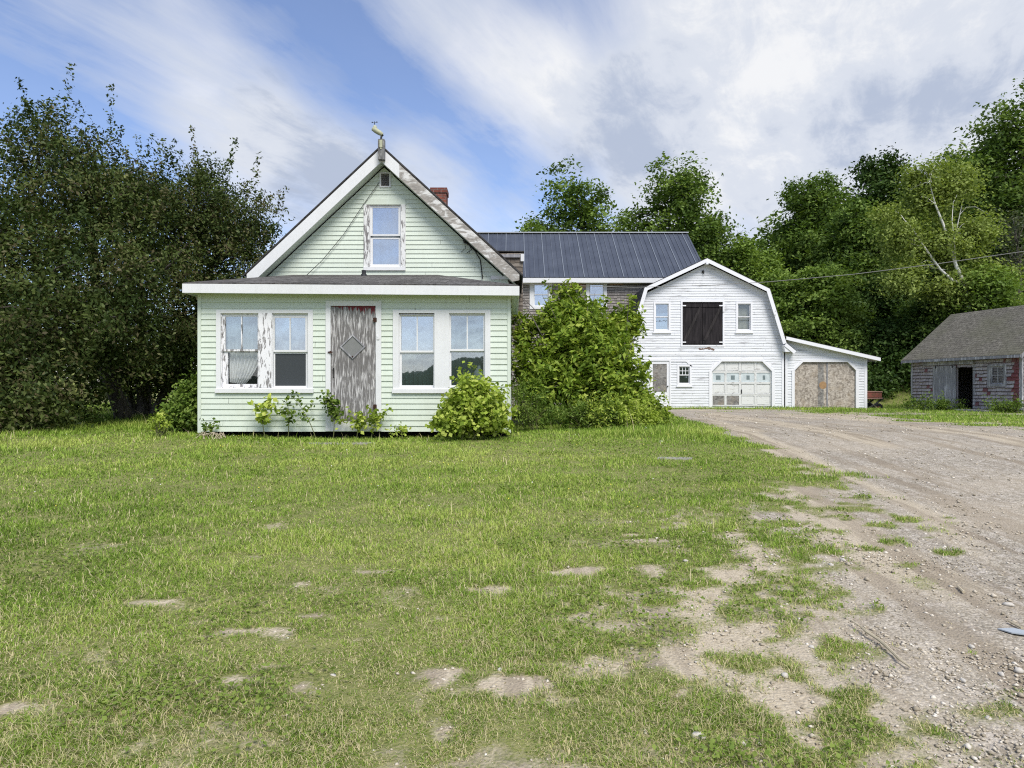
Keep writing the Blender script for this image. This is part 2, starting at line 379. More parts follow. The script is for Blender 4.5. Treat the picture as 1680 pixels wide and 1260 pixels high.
M['lf_grey'] = mat_leaf('thin_grey_green_leaves', [(0, (0.060, 0.075, 0.043)), (.5, (0.105, 0.128, 0.071)), (1, (0.165, 0.188, 0.114))], .25)
def _grass():
    t = NT('lawn_grass'); tn = t.attr('tone')
    c = t.ramp(tn, [(0, (.125, .205, .028)), (.3, (.215, .34, .048)), (.6, (.335, .465, .082)), (.78, (.48, .55, .14)), (.86, (.56, .50, .26)), (1, (.70, .61, .38))])
    d = t.n('BsdfDiffuse', Color=c); tr = t.n('BsdfTranslucent', Color=c)
    g = t.n('BsdfGlossy', Color=(.6, .6, .6), Roughness=.4)
    m = t.n('MixShader', Fac=.3, i1=d, i2=tr); m2 = t.n('MixShader', Fac=.008, i1=m, i2=g)
    t.t.links.new(m2.outputs[0], t.out.inputs[0]); return t.m
M['grass'] = _grass()
def _ground():
    t = NT('soil_turf_and_gravel'); b = t.attr('bare'); sd = t.attr('sandy')
    v = t.coord()
    nf = t.noise(v, 55, 5, .7); nm = t.noise(v, 9, 5, .6); nl = t.noise(v, .7, 5); track = t.noise(t.coord((1.9, .11, 1)), 2.2, 6, .68)
    vor = t.n('TexVoronoi', Vector=v, Scale=62); peb = t.n('SeparateColor', Color=vor.outputs['Color']).outputs[0]
    vor2 = t.n('TexVoronoi', Vector=v, Scale=19); peb2 = t.n('SeparateColor', Color=vor2.outputs['Color']).outputs[1]
    gr = t.mix(t.ramp(peb, [(.1, 0), (.9, 1)]), (.25, .222, .172), (.53, .482, .40))
    gr = t.mix(t.ramp(peb2, [(.72, 0), (.95, .8)]), gr, (.58, .53, .46))
    gr = t.mix(t.ramp(nm, [(.35, .35), (.6, 0)]), gr, (.27, .225, .175))
    gr = t.mix(t.ramp(vor.outputs['Distance'], [(.55, 0), (.8, .55)]), gr, (.14, .115, .09))
    sand = t.mix(t.ramp(nf, [(.3, 0), (.7, 1)]), (.36, .30, .205), (.60, .525, .40))
    dirt = t.mix(t.ramp(sd, [(.2, 0), (.8, 1)]), gr, sand)
    dirt = t.mix(t.ramp(track, [(.48, 0), (.58, .75)]), dirt, (.25, .205, .15))
    dirt = t.mix(t.ramp(nl, [(.42, .0), (.62, .35)]), dirt, (.50, .43, .325))
    soil = t.mix(t.ramp(nm, [(.3, 0), (.7, 1)]), (.12, .15, .035), (.24, .25, .08))
    soil = t.mix(t.ramp(nf, [(.4, 0), (.75, .7)]), soil, (.33, .29, .17))
    f = t.ramp(t.math('ADD', b, t.math('ADD', t.math('MULTIPLY', t.math('SUBTRACT', nm, .5), .8), t.math('MULTIPLY', t.math('SUBTRACT', nf, .5), .7))), [(.22, 0), (.72, 1)])
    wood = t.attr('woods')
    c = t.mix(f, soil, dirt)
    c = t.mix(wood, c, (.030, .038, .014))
    h = t.math('ADD', t.math('MULTIPLY', vor.outputs['Distance'], -.5), t.math('ADD', t.math('MULTIPLY', nf, .6), nm))
    return t.pbr(c, .95, t.bump(h, .7, .02), spec=.1)
M['ground'] = _ground()

# ------------------------------------------------------------------ ground sheet, hills behind the viewer
def build_ground():
    def axis(c, lo, hi, n, a):
        t0 = math.asinh((lo - c) / a); t1 = math.asinh((hi - c) / a)
        return c + a * np.sinh(np.linspace(t0, t1, n))
    xs = axis(1.0, -900, 900, 640, 4.0); ys = axis(5.0, -700, 1200, 720, 4.0)
    X, Y = np.meshgrid(xs, ys)
    Z = gz(X, Y); B = bare(X, Y)
    Z = Z + .012 * (fbm(X * 5, Y * 5, 71, 3) - .5) * sstep(30, 10, np.hypot(X, Y)) * 2
    # wheel ruts run along the driveway
    Z = Z - .02 * B * (fbm((X - .12 * Y) * 2.2, Y * .14, 77, 2) - .5) * sstep(3, 9, Y)
    nx, ny = len(xs), len(ys)
    i = (np.arange(ny - 1)[:, None] * nx + np.arange(nx - 1)[None]).ravel()
    F = np.stack([i, i + 1, i + nx + 1, i + nx], 1)
    sandy = np.clip(sstep(6.5, 4.0, Y) * sstep(2.4, .9, X) + .7 * sstep(.5, .62, fbm(X * 1.2 - .1 * Y, Y * .15, 91)) * sstep(3.5, 5, Y), 0, 1)
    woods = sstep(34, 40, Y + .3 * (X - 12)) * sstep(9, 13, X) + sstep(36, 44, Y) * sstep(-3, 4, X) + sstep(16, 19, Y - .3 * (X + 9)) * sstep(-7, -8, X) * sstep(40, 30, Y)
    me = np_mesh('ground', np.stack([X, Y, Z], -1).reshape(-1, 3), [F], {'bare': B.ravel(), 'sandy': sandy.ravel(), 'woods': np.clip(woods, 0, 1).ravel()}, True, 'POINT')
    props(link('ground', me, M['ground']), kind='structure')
build_ground()
def build_hills():
    xs = np.linspace(-700, 700, 500); ts = np.linspace(0, 1, 14)
    X, T = np.meshgrid(xs, ts)
    crest = 14 + 9 * sstep(-75, -25, X) + 4 * (fbm(X * .006 + 3, X * 0, 5, 2) - .5) + .03 * X + 1.2 * (fbm(X * .12, T * 4, 8) - .5) * T
    Z = -3 + (crest + 3) * np.sin(T * math.pi / 2); Y = -330 - 90 * T
    nx = len(xs); i = (np.arange(13)[:, None] * nx + np.arange(nx - 1)[None]).ravel()
    me = np_mesh('hills', np.stack([X, Y, Z], -1).reshape(-1, 3), [np.stack([i, i + nx, i + nx + 1, i + 1], 1)], None, True)
    props(link('hills', me, mat_plain('far_wooded_hill', (.035, .055, .022), .95, .6, .08)), kind='structure')
build_hills()

# ------------------------------------------------------------------ wall helpers
class Fr:
    """a wall's own frame: s along it, d out of it, z up"""
    def __init__(s, o, ax, n): s.o = Vector(o); s.ax = Vector(ax).normalized(); s.n = Vector(n).normalized()
    def __call__(s, a, z, d=0): return s.o + s.ax * a + s.n * d + Vector((0, 0, z))
def cut(segs, h0, h1):
    r = []
    for a, b in segs:
        if h1 <= a or h0 >= b: r.append((a, b)); continue
        if h0 > a: r.append((a, h0))
        if h1 < b: r.append((h1, b))
    return r
def clap(mb, fr, z0, z1, exp, lim, holes, lip=.016, jit=.0):
    """lapped boards; lim(z) gives the two ends at a height; holes are (s0, s1, z0, z1)"""
    n = int(math.ceil((z1 - z0) / exp - 1e-6))
    for i in range(n):
        a = z0 + i * exp; b = min(z1, a + exp)
        cuts = sorted({a, b} | {z for h in holes for z in h[2:4] if a < z < b})
        tone = random.random(); wide = lim(a)[1] - lim(a)[0]
        joints = [lim(a)[0] + wide * random.random() for _ in range(int(wide / 3.2))]
        for c, e in zip(cuts[:-1], cuts[1:]):
            dc = lip * (1 - (c - a) / exp); de = lip * (1 - (e - a) / exp)
            l0, r0 = lim(c); l1, r1 = lim(e)
            segs = [(min(l0, l1), max(r0, r1))]
            for h in holes:
                if h[2] <= c + 1e-6 and h[3] >= e - 1e-6: segs = cut(segs, h[0], h[1])
            for jn in joints: segs = cut(segs, jn - .0022, jn + .0022)
            for s0, s1 in segs:
                A0 = max(s0, l0); A1 = max(s0, l1); B0 = min(s1, r0); B1 = min(s1, r1)
                if B0 - A0 < 1e-4 and B1 - A1 < 1e-4: continue
                B0 = max(B0, A0); B1 = max(B1, A1)
                mb.face([fr(A0, c, dc), fr(B0, c, dc), fr(B1, e, de), fr(A1, e, de)], None, tone)
                if c == a: mb.face([fr(A0, c, 0), fr(B0, c, 0), fr(B0, c, dc), fr(A0, c, dc)], None, tone)
def shingles(mb, fr, z0, z1, exp, lim, holes, lip=.014, wmin=.09, wmax=.22, tonef=None, gap=.006):
    n = int(math.ceil((z1 - z0) / exp - 1e-6))
    for i in range(n):
        a = z0 + i * exp; b = min(z1, a + exp)
        l0, r0 = lim(a); l1, r1 = lim(b)
        x = min(l0, l1); end = max(r0, r1)
        while x < end - 1e-4:
            w = random.uniform(wmin, wmax); x2 = min(end, x + w)
            lo = a - random.uniform(0, .18) * exp; d = lip * random.uniform(.7, 1.3)
            sx0, sx1 = x + gap / 2, x2 - gap / 2
            mid = (sx0 + sx1) / 2; x = x2
            segs = [(sx0, sx1)]
            for h in holes:
                if h[2] < (a + b) / 2 < h[3]: segs = cut(segs, h[0], h[1])
            for s0, s1 in segs:
                A0 = max(s0, l0); A1 = max(s0, l1); B0 = min(s1, r0); B1 = min(s1, r1)
                if B0 <= A0 and B1 <= A1: continue
                B0 = max(B0, A0); B1 = max(B1, A1)
                tn = tonef(mid, a) if tonef else random.uniform(0, .8)
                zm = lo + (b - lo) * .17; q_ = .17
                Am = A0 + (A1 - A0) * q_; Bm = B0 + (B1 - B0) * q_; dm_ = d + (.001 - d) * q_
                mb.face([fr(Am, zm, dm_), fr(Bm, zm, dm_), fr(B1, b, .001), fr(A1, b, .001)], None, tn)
                mb.face([fr(A0, lo, d), fr(B0, lo, d), fr(Bm, zm, dm_), fr(Am, zm, dm_)], None, 0 if tn < .85 else tn)  # dark band along the butts: each course's shadow line painted into the tone
                mb.face([fr(A0, lo, -.004), fr(B0, lo, -.004), fr(B0, lo, d), fr(A0, lo, d)], None, tn * .3)
        # backing so no daylight shows between shingles
    segs0 = lim(z0)
def frbox(mb, fr, s0, s1, z0, z1, d0, d1, tone=.5):
    mb.obox(fr(s0, z0, d0), fr.ax * (s1 - s0), fr.n * (d1 - d0), Vector((0, 0, z1 - z0)), tone)
def ring(mb, fr, o, i, d0, d1):
    """a rectangular frame: o and i are (s0, s1, z0, z1)"""
    frbox(mb, fr, o[0], i[0], o[2], o[3], d0, d1); frbox(mb, fr, i[1], o[1], o[2], o[3], d0, d1)
    if i[2] > o[2]: frbox(mb, fr, i[0], i[1], o[2], i[2], d0, d1)
    if o[3] > i[3]: frbox(mb, fr, i[0], i[1], i[3], o[3], d0, d1)
def rect(u0, u1, v0, v1, Y): return (ux(u0, Y), ux(u1, Y), vz(v1, Y), vz(v0, Y))
def back(mb, fr, poly, d=-.03):
    mb.face([fr(a, z, d) for a, z in poly])
def window(fr, parent, op, up, lo, frame_mat, glass_up, glass_lo, muntin=(1, 1), depth=.06, label=None, proud=.0, lower_grid=(1, 1)):
    """op = opening, up/lo = pane rectangles; gives the window part with its sash and panes"""
    mb = MB(); ring(mb, fr, op, (op[0] + .012, op[1] - .012, op[2] + .012, op[3] - .012), -depth - .06, proud + .004)
    w = mb.build('window', frame_mat, parent)
    if label: w['label'] = label
    for (r, gm, d, grid, lo_) in ((up, glass_up, -.018, muntin, False), (lo, glass_lo, -.045, lower_grid, True)):
        if r is None: continue
        mb = MB()
        o = (op[0] + .012, op[1] - .012, (op[2] + .012) if lo_ or lo is None else r[2] - .035, (r[3] + .03) if (lo_ and up is not None) else op[3] - .012)
        ring(mb, fr, o, r, d - .03, d)
        for k in range(1, grid[0]):
            c = r[0] + (r[1] - r[0]) * k / grid[0]; frbox(mb, fr, c - .011, c + .011, r[2], r[3], d - .022, d - .004)
        for k in range(1, grid[1]):
            c = r[2] + (r[3] - r[2]) * k / grid[1]; frbox(mb, fr, r[0], r[1], c - .011, c + .011, d - .0215, d - .0045)
        mb.build('sash', frame_mat, w)
        if gm:
            mb = MB(); frbox(mb, fr, r[0], r[1], r[2], r[3], d - .019, d - .016); mb.build('pane', gm, w)
    return w
def drape(fr, r, d, mat, parent, folds=7, amp=.02, name='curtain', shape=None, seg=60):
    V = []; F = []; rows = 24
    for j in range(rows + 1):
        t = j / rows
        for i in range(seg + 1):
            q = i / seg
            s0, s1, z = r[0], r[1], r[3] + (r[2] - r[3]) * t
            if shape: s0, s1, z = shape(t, q, r)
            p = fr(s0 + (s1 - s0) * q, z, d + amp * math.sin(q * folds * 6.283 + .8 * math.sin(t * 3)) * (.5 + .5 * t))
            V.append(tuple(p - ORG[parent]))
    for j in range(rows):
        for i in range(seg):
            a = j * (seg + 1) + i; F.append((a, a + 1, a + seg + 2, a + seg + 1))
    me = bpy.data.meshes.new(name); me.from_pydata(V, [], F); me.polygons.foreach_set('use_smooth', [True] * len(F)); me.update()
    return link(name, me, mat, parent)
def chamfer(mb, fr, r, c, d0, d1):
    """two corner boards that clip an opening's upper corners"""
    for sx, k in ((r[0], 1), (r[1], -1)):
        pts = [fr(sx, r[3], d0), fr(sx + k * c, r[3], d0), fr(sx, r[3] - c, d0)]
        mb.prism(pts, fr.n * (d1 - d0))

# ------------------------------------------------------------------ the pale green farmhouse
YP, YG = 12.2, 15.1
house = thing('farmhouse', (-2.8, YP, 0), 'pale green clapboard farmhouse with steep front gable and enclosed porch', 'house')
FP_ = Fr((0, YP, 0), (1, 0, 0), (0, -1, 0)); FG = Fr((0, YG, 0), (1, 0, 0), (0, -1, 0))
pl, pr = ux(325, YP), ux(838, YP); pz0, pz1 = .043, 2.50
cas1 = rect(355.5, 514, 509, 644.5, YP); cas2 = rect(645, 804.7, 509, 645, YP); dcas = rect(535, 626, 494, 707, YP)
o_l1 = rect(363, 425, 514, 636, YP); o_l2 = rect(447, 506, 514, 637, YP)
o_r1 = rect(654.5, 713, 516, 637, YP); o_r2 = rect(737, 796, 514, 637, YP)
mb = MB(); clap(mb, FP_, pz0, pz1, .1003, lambda z: (pl + .05, pr - .05), [cas1, cas2, dcas])
for h in (cas1, cas2, dcas): pass
fl = Fr((pl, YP, 0), (0, -1, 0), (-1, 0, 0)); frr = Fr((pr, YP, 0), (0, 1, 0), (1, 0, 0))
clap(mb, Fr((pl, YG, 0), (0, -1, 0), (-1, 0, 0)), pz0, pz1, .1003, lambda z: (0, YG - YP), [])
clap(mb, frr, pz0, pz1, .1003, lambda z: (0, YG - YP), [])
mb.build('porch_wall', M['mint'], house)
for a_, b_ in ((pl, pl + .06), (pr - .06, pr)):
    mb = MB(); frbox(mb, FP_, a_, b_, pz0 - .02, pz1, -.04, .022); mb.build('corner_board', M['mint'], house)
# porch inside: floor, back wall, so that windows look into a room
mb = MB(); mb.box(pl + .03, pr - .03, YP + .05, YG - .02, pz0 + .01, pz0 + .05)
mb.box(pl + .02, pl + .04, YP + .05, YG, pz0 + .06, pz1); mb.box(pr - .04, pr - .02, YP + .05, YG, pz0 + .06, pz1)
mb.box(pl + .05, pr - .05, YG - .06, YG - .04, pz0 + .06, pz1); mb.box(pl + .05, pr - .05, YP + .1, YG - .07, pz1 - .03, pz1 - .01)
mb.build('porch_room', M['room'], house)
mb = MB(); mb.box(pl + .25, pr - .25, YP + .28, YP + .45, -.3, pz0 - .005); mb.box(pl + .1, pl + .25, YP + .28, YG, -.3, pz0 - .005); mb.box(pr - .25, pr - .1, YP + .28, YG, -.3, pz0 - .005)
mb.build('foundation', M['dark'], house)
# casings
def casing(c, holes, mat, sill_h, name='window_casing', lab=None):
    mb = MB(); segs = [(c[0], c[1])]
    for h in holes: segs = cut(segs, h[0], h[1])
    zt = max(h[3] for h in holes); zb = min(h[2] for h in holes)
    for a, b in segs: frbox(mb, FP_, a, b, zb, zt, -.05, .030)
    frbox(mb, FP_, c[0], c[1], zt, c[3], -.05, .030); frbox(mb, FP_, c[0] - .012, c[1] + .012, c[2], c[2] + sill_h, -.05, .055); frbox(mb, FP_, c[0], c[1], c[2] + sill_h, zb, -.05, .030)
    o = mb.build(name, mat, house)
    if lab: o['label'] = lab
casing(cas1, [(o_l1[0], o_l2[1], o_l1[2], o_l1[3])], M['white'], .07)
casing(cas2, [o_r1, o_r2], M['white'], .07)
mb = MB(); frbox(mb, FP_, o_l1[1], o_l2[0], o_l1[2], o_l1[3], -.07, .034); o = mb.build('mullion', M['peelwhite'], house); o['label'] = 'post between windows with badly flaking white paint'
w1 = window(FP_, house, o_l1, rect(369, 422, 519, 573, YP), rect(372, 421, 578, 630, YP), M['peelwhite'], M['glass'], M['glassclear'], (2, 1), label='flaking window with a sheer curtain tugged aside')
w2 = window(FP_, house, o_l2, rect(450, 500.5, 521, 574, YP), rect(450, 500.5, 580, 633, YP), M['white'], M['glasshi'], None, (2, 1), label='window with a dark insect screen below')
mb = MB(); r = rect(450, 500.5, 580, 633, YP); frbox(mb, FP_, r[0], r[1], r[2], r[3], -.058, -.054); mb.build('insect_screen', M['screen'], w2)
w3 = window(FP_, house, o_r1, rect(658, 710.4, 519, 575, YP), rect(658.6, 710.5, 581, 632, YP), M['white'], M['glasshi'], M['glass'], (2, 1))
w4 = window(FP_, house, o_r2, rect(740, 793, 518, 572.5, YP), rect(740, 793, 578, 632, YP), M['white'], M['glass'], M['glass'], (2, 1))
def tug(t, q, r):                         # the lower curtain is swept down to the left
    e = t ** 1.5
    s0 = r[0] + .04 * (r[1] - r[0]); s1 = r[1] - .50 * t ** 2.0 * (r[1] - r[0])
    z = r[3] + (r[2] - r[3]) * t * (1 - .07 * (1 - q))
    return s0, s1, z
drape(FP_, rect(367, 424, 516, 576, YP), -.16, M['blind'], w1, 9, .012)
drape(FP_, rect(370, 424, 572, 631, YP), -.14, M['sheer'], w1, 8, .03, shape=tug)
drape(FP_, rect(447, 504, 516, 577, YP), -.15, M['blind'], w2, 2, .008)
drape(FP_, rect(655, 713, 516, 578, YP), -.15, M['blind'], w3, 2, .008)
drape(FP_, rect(655, 713, 578, 636, YP), -.20, M['greencurtain'], w3, 8, .03)
drape(FP_, rect(737, 796, 514, 576, YP), -.15, M['blind'], w4, 5, .012)
drape(FP_, rect(737, 796, 576, 637, YP), -.24, M['greencurtain'], w4, 6, .035)
# door
dop = rect(543, 617, 502, 691, YP)
mb = MB()
frbox(mb, FP_, dcas[0], dop[0], dcas[2], dcas[3], -.05, .034); frbox(mb, FP_, dop[1], dcas[1], dcas[2], dcas[3], -.05, .034); frbox(mb, FP_, dop[0], dop[1], dop[3], dcas[3], -.05, .034)
frbox(mb, FP_, dop[0], dop[1], dcas[2], dop[2], -.05, .030)
mb.build('door_casing', M['white'], house)
mb = MB(); nb_ = 6
for k in range(nb_):
    a = dop[0] + (dop[1] - dop[0]) * k / nb_; b = dop[0] + (dop[1] - dop[0]) * (k + 1) / nb_
    frbox(mb, FP_, a + .0015, b - .0015, dop[2] + .008, dop[3] - .006, -.03, .006 + .0015 * (k % 2))
frbox(mb, FP_, dop[0], dop[1], dop[2], dop[3], -.045, -.031)
door = mb.build('door', M['doorwood'], house); door['label'] = 'weathered grey board door with traces of red paint'
c = P(579, 569, YP); a = 21 / FP * YP; b = 20.3 / FP * YP
def dia(k, d): return [Vector((c.x + k * a, YP - d, c.z)), Vector((c.x, YP - d, c.z + k * b)), Vector((c.x - k * a, YP - d, c.z)), Vector((c.x, YP - d, c.z - k * b))]
mb = MB(); o_, i_ = dia(1.0, .028), dia(.86, .028)
for k in range(4):
    k2 = (k + 1) % 4; mb.prism([o_[k], o_[k2], i_[k2], i_[k]], (0, .021, 0))
mb.build('diamond_frame', M['greywood'], door)
mb = MB(); mb.prism(dia(.88, .014), (0, .006, 0)); mb.build('diamond_panel', mat_plain('dull_grey_panel', (.22, .225, .22), .6, .3, 6), door)
mb = MB(); mb.lathe([(0, 0), (.014, .004), (.012, .012), (0, .016)], P(579, 585, YP) + Vector((0, -.028, 0)), 10, (0, -1, 0)); mb.build('knob', M['rust'], door)
for v in (525, 667):
    mb = MB(); p = P(616, v, YP); mb.box(p.x - .035, p.x + .03, YP - .043, YP - .0345, p.z - .036, p.z + .036); mb.tube([p + Vector((0, -.048, -.045)), p + Vector((0, -.048, .045))], .009, 8); mb.build('hinge', M['rust'], door)
mb = MB(); p = P(543, 578, YP); mb.box(p.x - .045, p.x + .04, YP - .05, YP - .0355, p.z - .012, p.z + .012); mb.box(p.x - .012, p.x + .012, YP - .055, YP - .0505, p.z - .022, p.z + .022); mb.build('latch', M['rust'], door)
mb = MB(); p = P(547, 612, YP); mb.box(p.x - .011, p.x + .011, YP - .0095, YP - .0085, p.z - .09, p.z + .09); mb.build('handle_slot', M['dark'], door)
mb = MB()   # traces of the old red paint along the head of the door
for k in range(60):
    x = dop[0] + .02 + (dop[1] - dop[0] - .05) * (random.random() ** .5); h = random.uniform(.02, .15) * (.3 + .9 * (x - dop[0]) / .8); wv = random.uniform(.008, .03)
    zt = dop[3] - .008
    d_ = .0098 + k * .00001
    mb.face([(x, YP - d_, zt), (x + wv * .4, YP - d_, zt - h), (x + wv, YP - d_, zt - h * .55), (x + wv, YP - d_, zt)])
mb.face([(dop[0] + .02, YP - .0096, dop[3] - .012), (dop[1] - .012, YP - .0096, dop[3] - .018), (dop[1] - .012, YP - .0096, dop[3] - .006), (dop[0] + .02, YP - .0096, dop[3] - .006)])
mb.build('red_paint_flakes', mat_plain('old_red_paint', (.17, .022, .03), .7, .4, 20), door)
mb = MB(); p = P(621, 554, YP); mb.box(p.x - .024, p.x + .024, YP - .046, YP - .0345, p.z - .036, p.z + .036); mb.lathe([(.010, 0), (.008, .005), (0, .006)], p + Vector((0, -.046, .0)), 8, (0, -1, 0)); mb.build('doorbell', M['white'], house)
# porch roof: hipped, with white fascia
fy = YP - .25; ezl, ezr = vz(466, fy), vz(470, fy); exl, exr = ux(302, fy), ux(850, fy)
tz = vz(453, YG); txl, txr = ux(480, YG), ux(718, YG)
A_ = Vector((exl, fy, ezl)); B_ = Vector((exr, fy, ezr)); C_ = Vector((txr, YG - .005, tz)); D_ = Vector((txl, YG - .005, tz)); Er = Vector((exr, YG - .005, ezr)); El = Vector((exl, YG - .005, ezl))
mb = MB()
def roofpoly(mb, pts, thick, edir):
    pts = [Vector(p) for p in pts]; n = (pts[1] - pts[0]).cross(pts[2] - pts[0]).normalized()
    if n.z < 0: n = -n
    e = Vector(edir).normalized(); f = n.cross(e)
    top = [p + n * thick for p in pts]
    uv = [(p.dot(e), p.dot(f)) for p in pts]
    mb.face(top if (top[1] - top[0]).cross(top[2] - top[0]).dot(n) > 0 else top[::-1], uv if (top[1] - top[0]).cross(top[2] - top[0]).dot(n) > 0 else uv[::-1])
    mb.face(pts[::-1] if (pts[1] - pts[0]).cross(pts[2] - pts[0]).dot(n) > 0 else pts, uv)
    for i in range(len(pts)):
        j = (i + 1) % len(pts); mb.face([pts[i], pts[j], top[j], top[i]], [(0, 0), (1, 0), (1, .02), (0, .02)])
roofpoly(mb, [A_, B_, C_, D_], .028, (1, 0, 0)); roofpoly(mb, [B_, Er, C_], .028, (0, 1, 0)); roofpoly(mb, [A_, D_, El], .028, (0, 1, 0))
proof = mb.build('porch_roof', M['roofporch'], house)
# ragged courses that catch light along the porch roof
mb = MB(); p = P(597, 446, 14.6); mb.lathe([(.075, -.13), (.06, -.05), (.045, -.04), (.045, .02), (.055, .03), (.0, .04)], p, 12); mb.build('vent_pipe', M['iron'], proof)
mb = MB()
fzb = [vz(480.5, fy), vz(485, fy)]
mb.prism([(exl, fy - .022, fzb[0]), (exr, fy - .022, fzb[1]), (exr, fy - .022, ezr + .004), (exl, fy - .022, ezl + .004)], (0, .022, 0))
mb.prism([(exr + .022, fy - .022, fzb[1]), (exr + .022, YG, fzb[1]), (exr + .022, YG, ezr + .004), (exr + .022, fy - .022, ezr + .004)], (-.022, 0, 0))
mb.prism([(exl - .022, fy - .022, fzb[0]), (exl - .022, YG, fzb[0]), (exl - .022, YG, ezl + .004), (exl - .022, fy - .022, ezl + .004)], (.022, 0, 0))
mb.build('porch_fascia', M['white'], house)
mb = MB(); mb.face([(exl, fy, fzb[0] + .02), (exr, fy, fzb[1] + .02), (exr, YG, fzb[1] + .02), (exl, YG, fzb[0] + .02)]); mb.build('porch_soffit', M['mint'], house)
# gable end
YR = YG - .30
rx = ux(626, YR); rz = vz(243, YR); lx, lz = ux(405.5, YR), vz(450, YR); sx_, sz_ = ux(852, YR), vz(450, YR)
mL = (rz - lz) / (rx - lx); mR = (rz - sz_) / (sx_ - rx)
bt = .30                                  # bargeboard's upright depth
gl, gr_ = ux(417, YG) + .10, -.06
def glim(z):
    zz = z + bt + .02
    return max(gl, rx - (rz - zz) / mL), min(gr_, rx + (rz - zz) / mR)
gcas = rect(597, 665.7, 327, 444, YG); gop = rect(605, 659.4, 336, 438.6, YG); vent = rect(623, 641.4, 283, 308, YG)
ztop = rz - bt - .03
mb = MB(); clap(mb, FG, 2.5, ztop, .1003, glim, [gcas, vent])
mb.build('gable_wall', M['mint'], house)
mb = MB()
mb.box(gr_ - .02, gr_, YG + .01, 23, 0, sz_ - .05); mb.box(gl, gl + .02, YG + .01, 23, 0, lz - .05); mb.box(gl, gr_, 22.98, 23, 0, lz - .05)
mb.prism([(gl, 23, lz - .05), (gr_, 23, lz - .05), (rx, 23, rz - bt)], (0, -.02, 0)); mb.prism([(gl + 1.2, YG + 1.5, 2.5), (gr_ - 1.2, YG + 1.5, 2.5), (gr_ - 1.2, YG + 1.5, 3.7), (rx, YG + 1.5, 5.3), (gl + 1.2, YG + 1.5, 3.7)], (0, .03, 0))
mb.build('side_wall', M['oldshingle'], house)
mb = MB()
th = .05
for (ex, ez) in ((lx, lz), (sx_, sz_)):
    k = 1 if ex > rx else -1; sl = mR if k > 0 else mL
    e2 = Vector((ex + k * .06, YR - .03, ez - .06 * sl + .01)); pk = Vector((rx, YR - .03, rz + .01))
    q = [e2, pk, pk + Vector((0, 8.2, 0)), e2 + Vector((0, 8.2, 0))]
    roofpoly(mb, q, .04, (0, 1, 0))
roof = mb.build('roof', M['roofmain'], house)
def rakeboard(k, a0, a1, name, mat, lab=None):
    """board on the rake between shares a0..a1 of the way down from the peak"""
    ex = sx_ if k > 0 else lx; ez = sz_ if k > 0 else lz
    pt = lambda t, d: Vector((rx + (ex - rx) * t, YR - .025, rz + (ez - rz) * t - d))
    mb = MB(); d0 = bt if a0 > 0 else bt
    mb.prism([pt(a0, .0), pt(a1, .0), pt(a1, bt if a1 < 1 else .13), pt(a1 - (.0 if a1 < 1 else .05), bt), pt(a0, bt)], (0, .03, 0))
    o = mb.build(name, mat, house)
    if lab: o['label'] = lab
rakeboard(-1, 0, 1, 'bargeboard', M['white'], 'smooth white bargeboard')
rakeboard(1, 0, .13, 'bargeboard', M['white'], 'short white top piece of the bargeboard')
rakeboard(1, .1305, 1, 'bargeboard', M['rake'], 'bare weathered bargeboard')
mb = MB()
for (ex, ez) in ((lx, lz), (sx_, sz_)):
    mb.face([(rx, YR + .005, rz - bt + .02), (ex, YR + .005, ez - bt + .02), (ex, YG + .01, ez - bt + .02), (rx, YG + .01, rz - bt + .02)])
mb.build('soffit', M['mint'], house)
mb = MB(); q0 = P(805, 456.5, YG); mb.box(q0.x, gr_, YG - .03, YG - .018, vz(461, YG) + .03, vz(455, YG) + .03); mb.build('flashing', M['white'], house)
# gable window
for a_, b_ in ((gcas[0], gop[0] + .02), (gop[1] - .02, gcas[1])):
    mb = MB(); frbox(mb, FG, a_, b_, gop[2], gop[3], -.05, .028); o = mb.build('window_casing', M['peelside'], house); o['label'] = 'bare grey casing with scraps of white paint'
mb = MB(); frbox(mb, FG, gcas[0], gcas[1], gop[3], gcas[3], -.05, .026); mb.build('window_head', M['mint'], house)
mb = MB(); frbox(mb, FG, gcas[0], gcas[1], gcas[2], gop[2], -.05, .045); mb.build('window_sill', M['white'], house)
gop2 = (gop[0] + .021, gop[1] - .021, gop[2] + .001, gop[3] - .001)
w5 = window(FG, house, gop2, rect(611, 653.5, 340.5, 384, YG), rect(611, 653.5, 391.5, 433, YG), M['white'], M['glasshi'], M['glasshi'], label='upper window alone in the gable')
drape(FG, rect(607, 657, 338, 437, YG), -.22, M['blind'], w5, 3, .02)
# louvred vent
mb = MB(); ring(mb, FG, vent, (vent[0] + .035, vent[1] - .035, vent[2] + .03, vent[3] - .03), -.04, .03)
lv = mb.build('gable_vent', M['white'], house)
mb = MB(); frbox(mb, FG, vent[0] + .03, vent[1] - .03, vent[2] + .025, vent[3] - .025, -.05, -.038); mb.build('vent_back', M['dark'], lv)
mb = MB()
for k in range(6):
    z = vent[2] + .045 + k * .044; a = FG(vent[0] + .036, z, .018); mb.obox(a, FG.ax * (vent[1] - vent[0] - .072), Vector((0, .035, .03)), Vector((0, .002, .004)))
mb.build('louvre', mat_plain('dark_louvre', (.34, .32, .30), .8, .3), lv)
# chimney
mb = MB(); yc = 19.3; chx0, chx1 = ux(707, yc), ux(732, yc); cz = vz(308, yc)
mb.obox((chx0, yc, 4.6), (chx1 - chx0, 0, 0), (0, .5, 0), (0, 0, cz - 4.6 - .14)); mb.obox((chx0 - .025, yc - .025, cz - .139), (chx1 - chx0 + .05, 0, 0), (0, .55, 0), (0, 0, .14))
mb.build('chimney', M['brick'], roof)
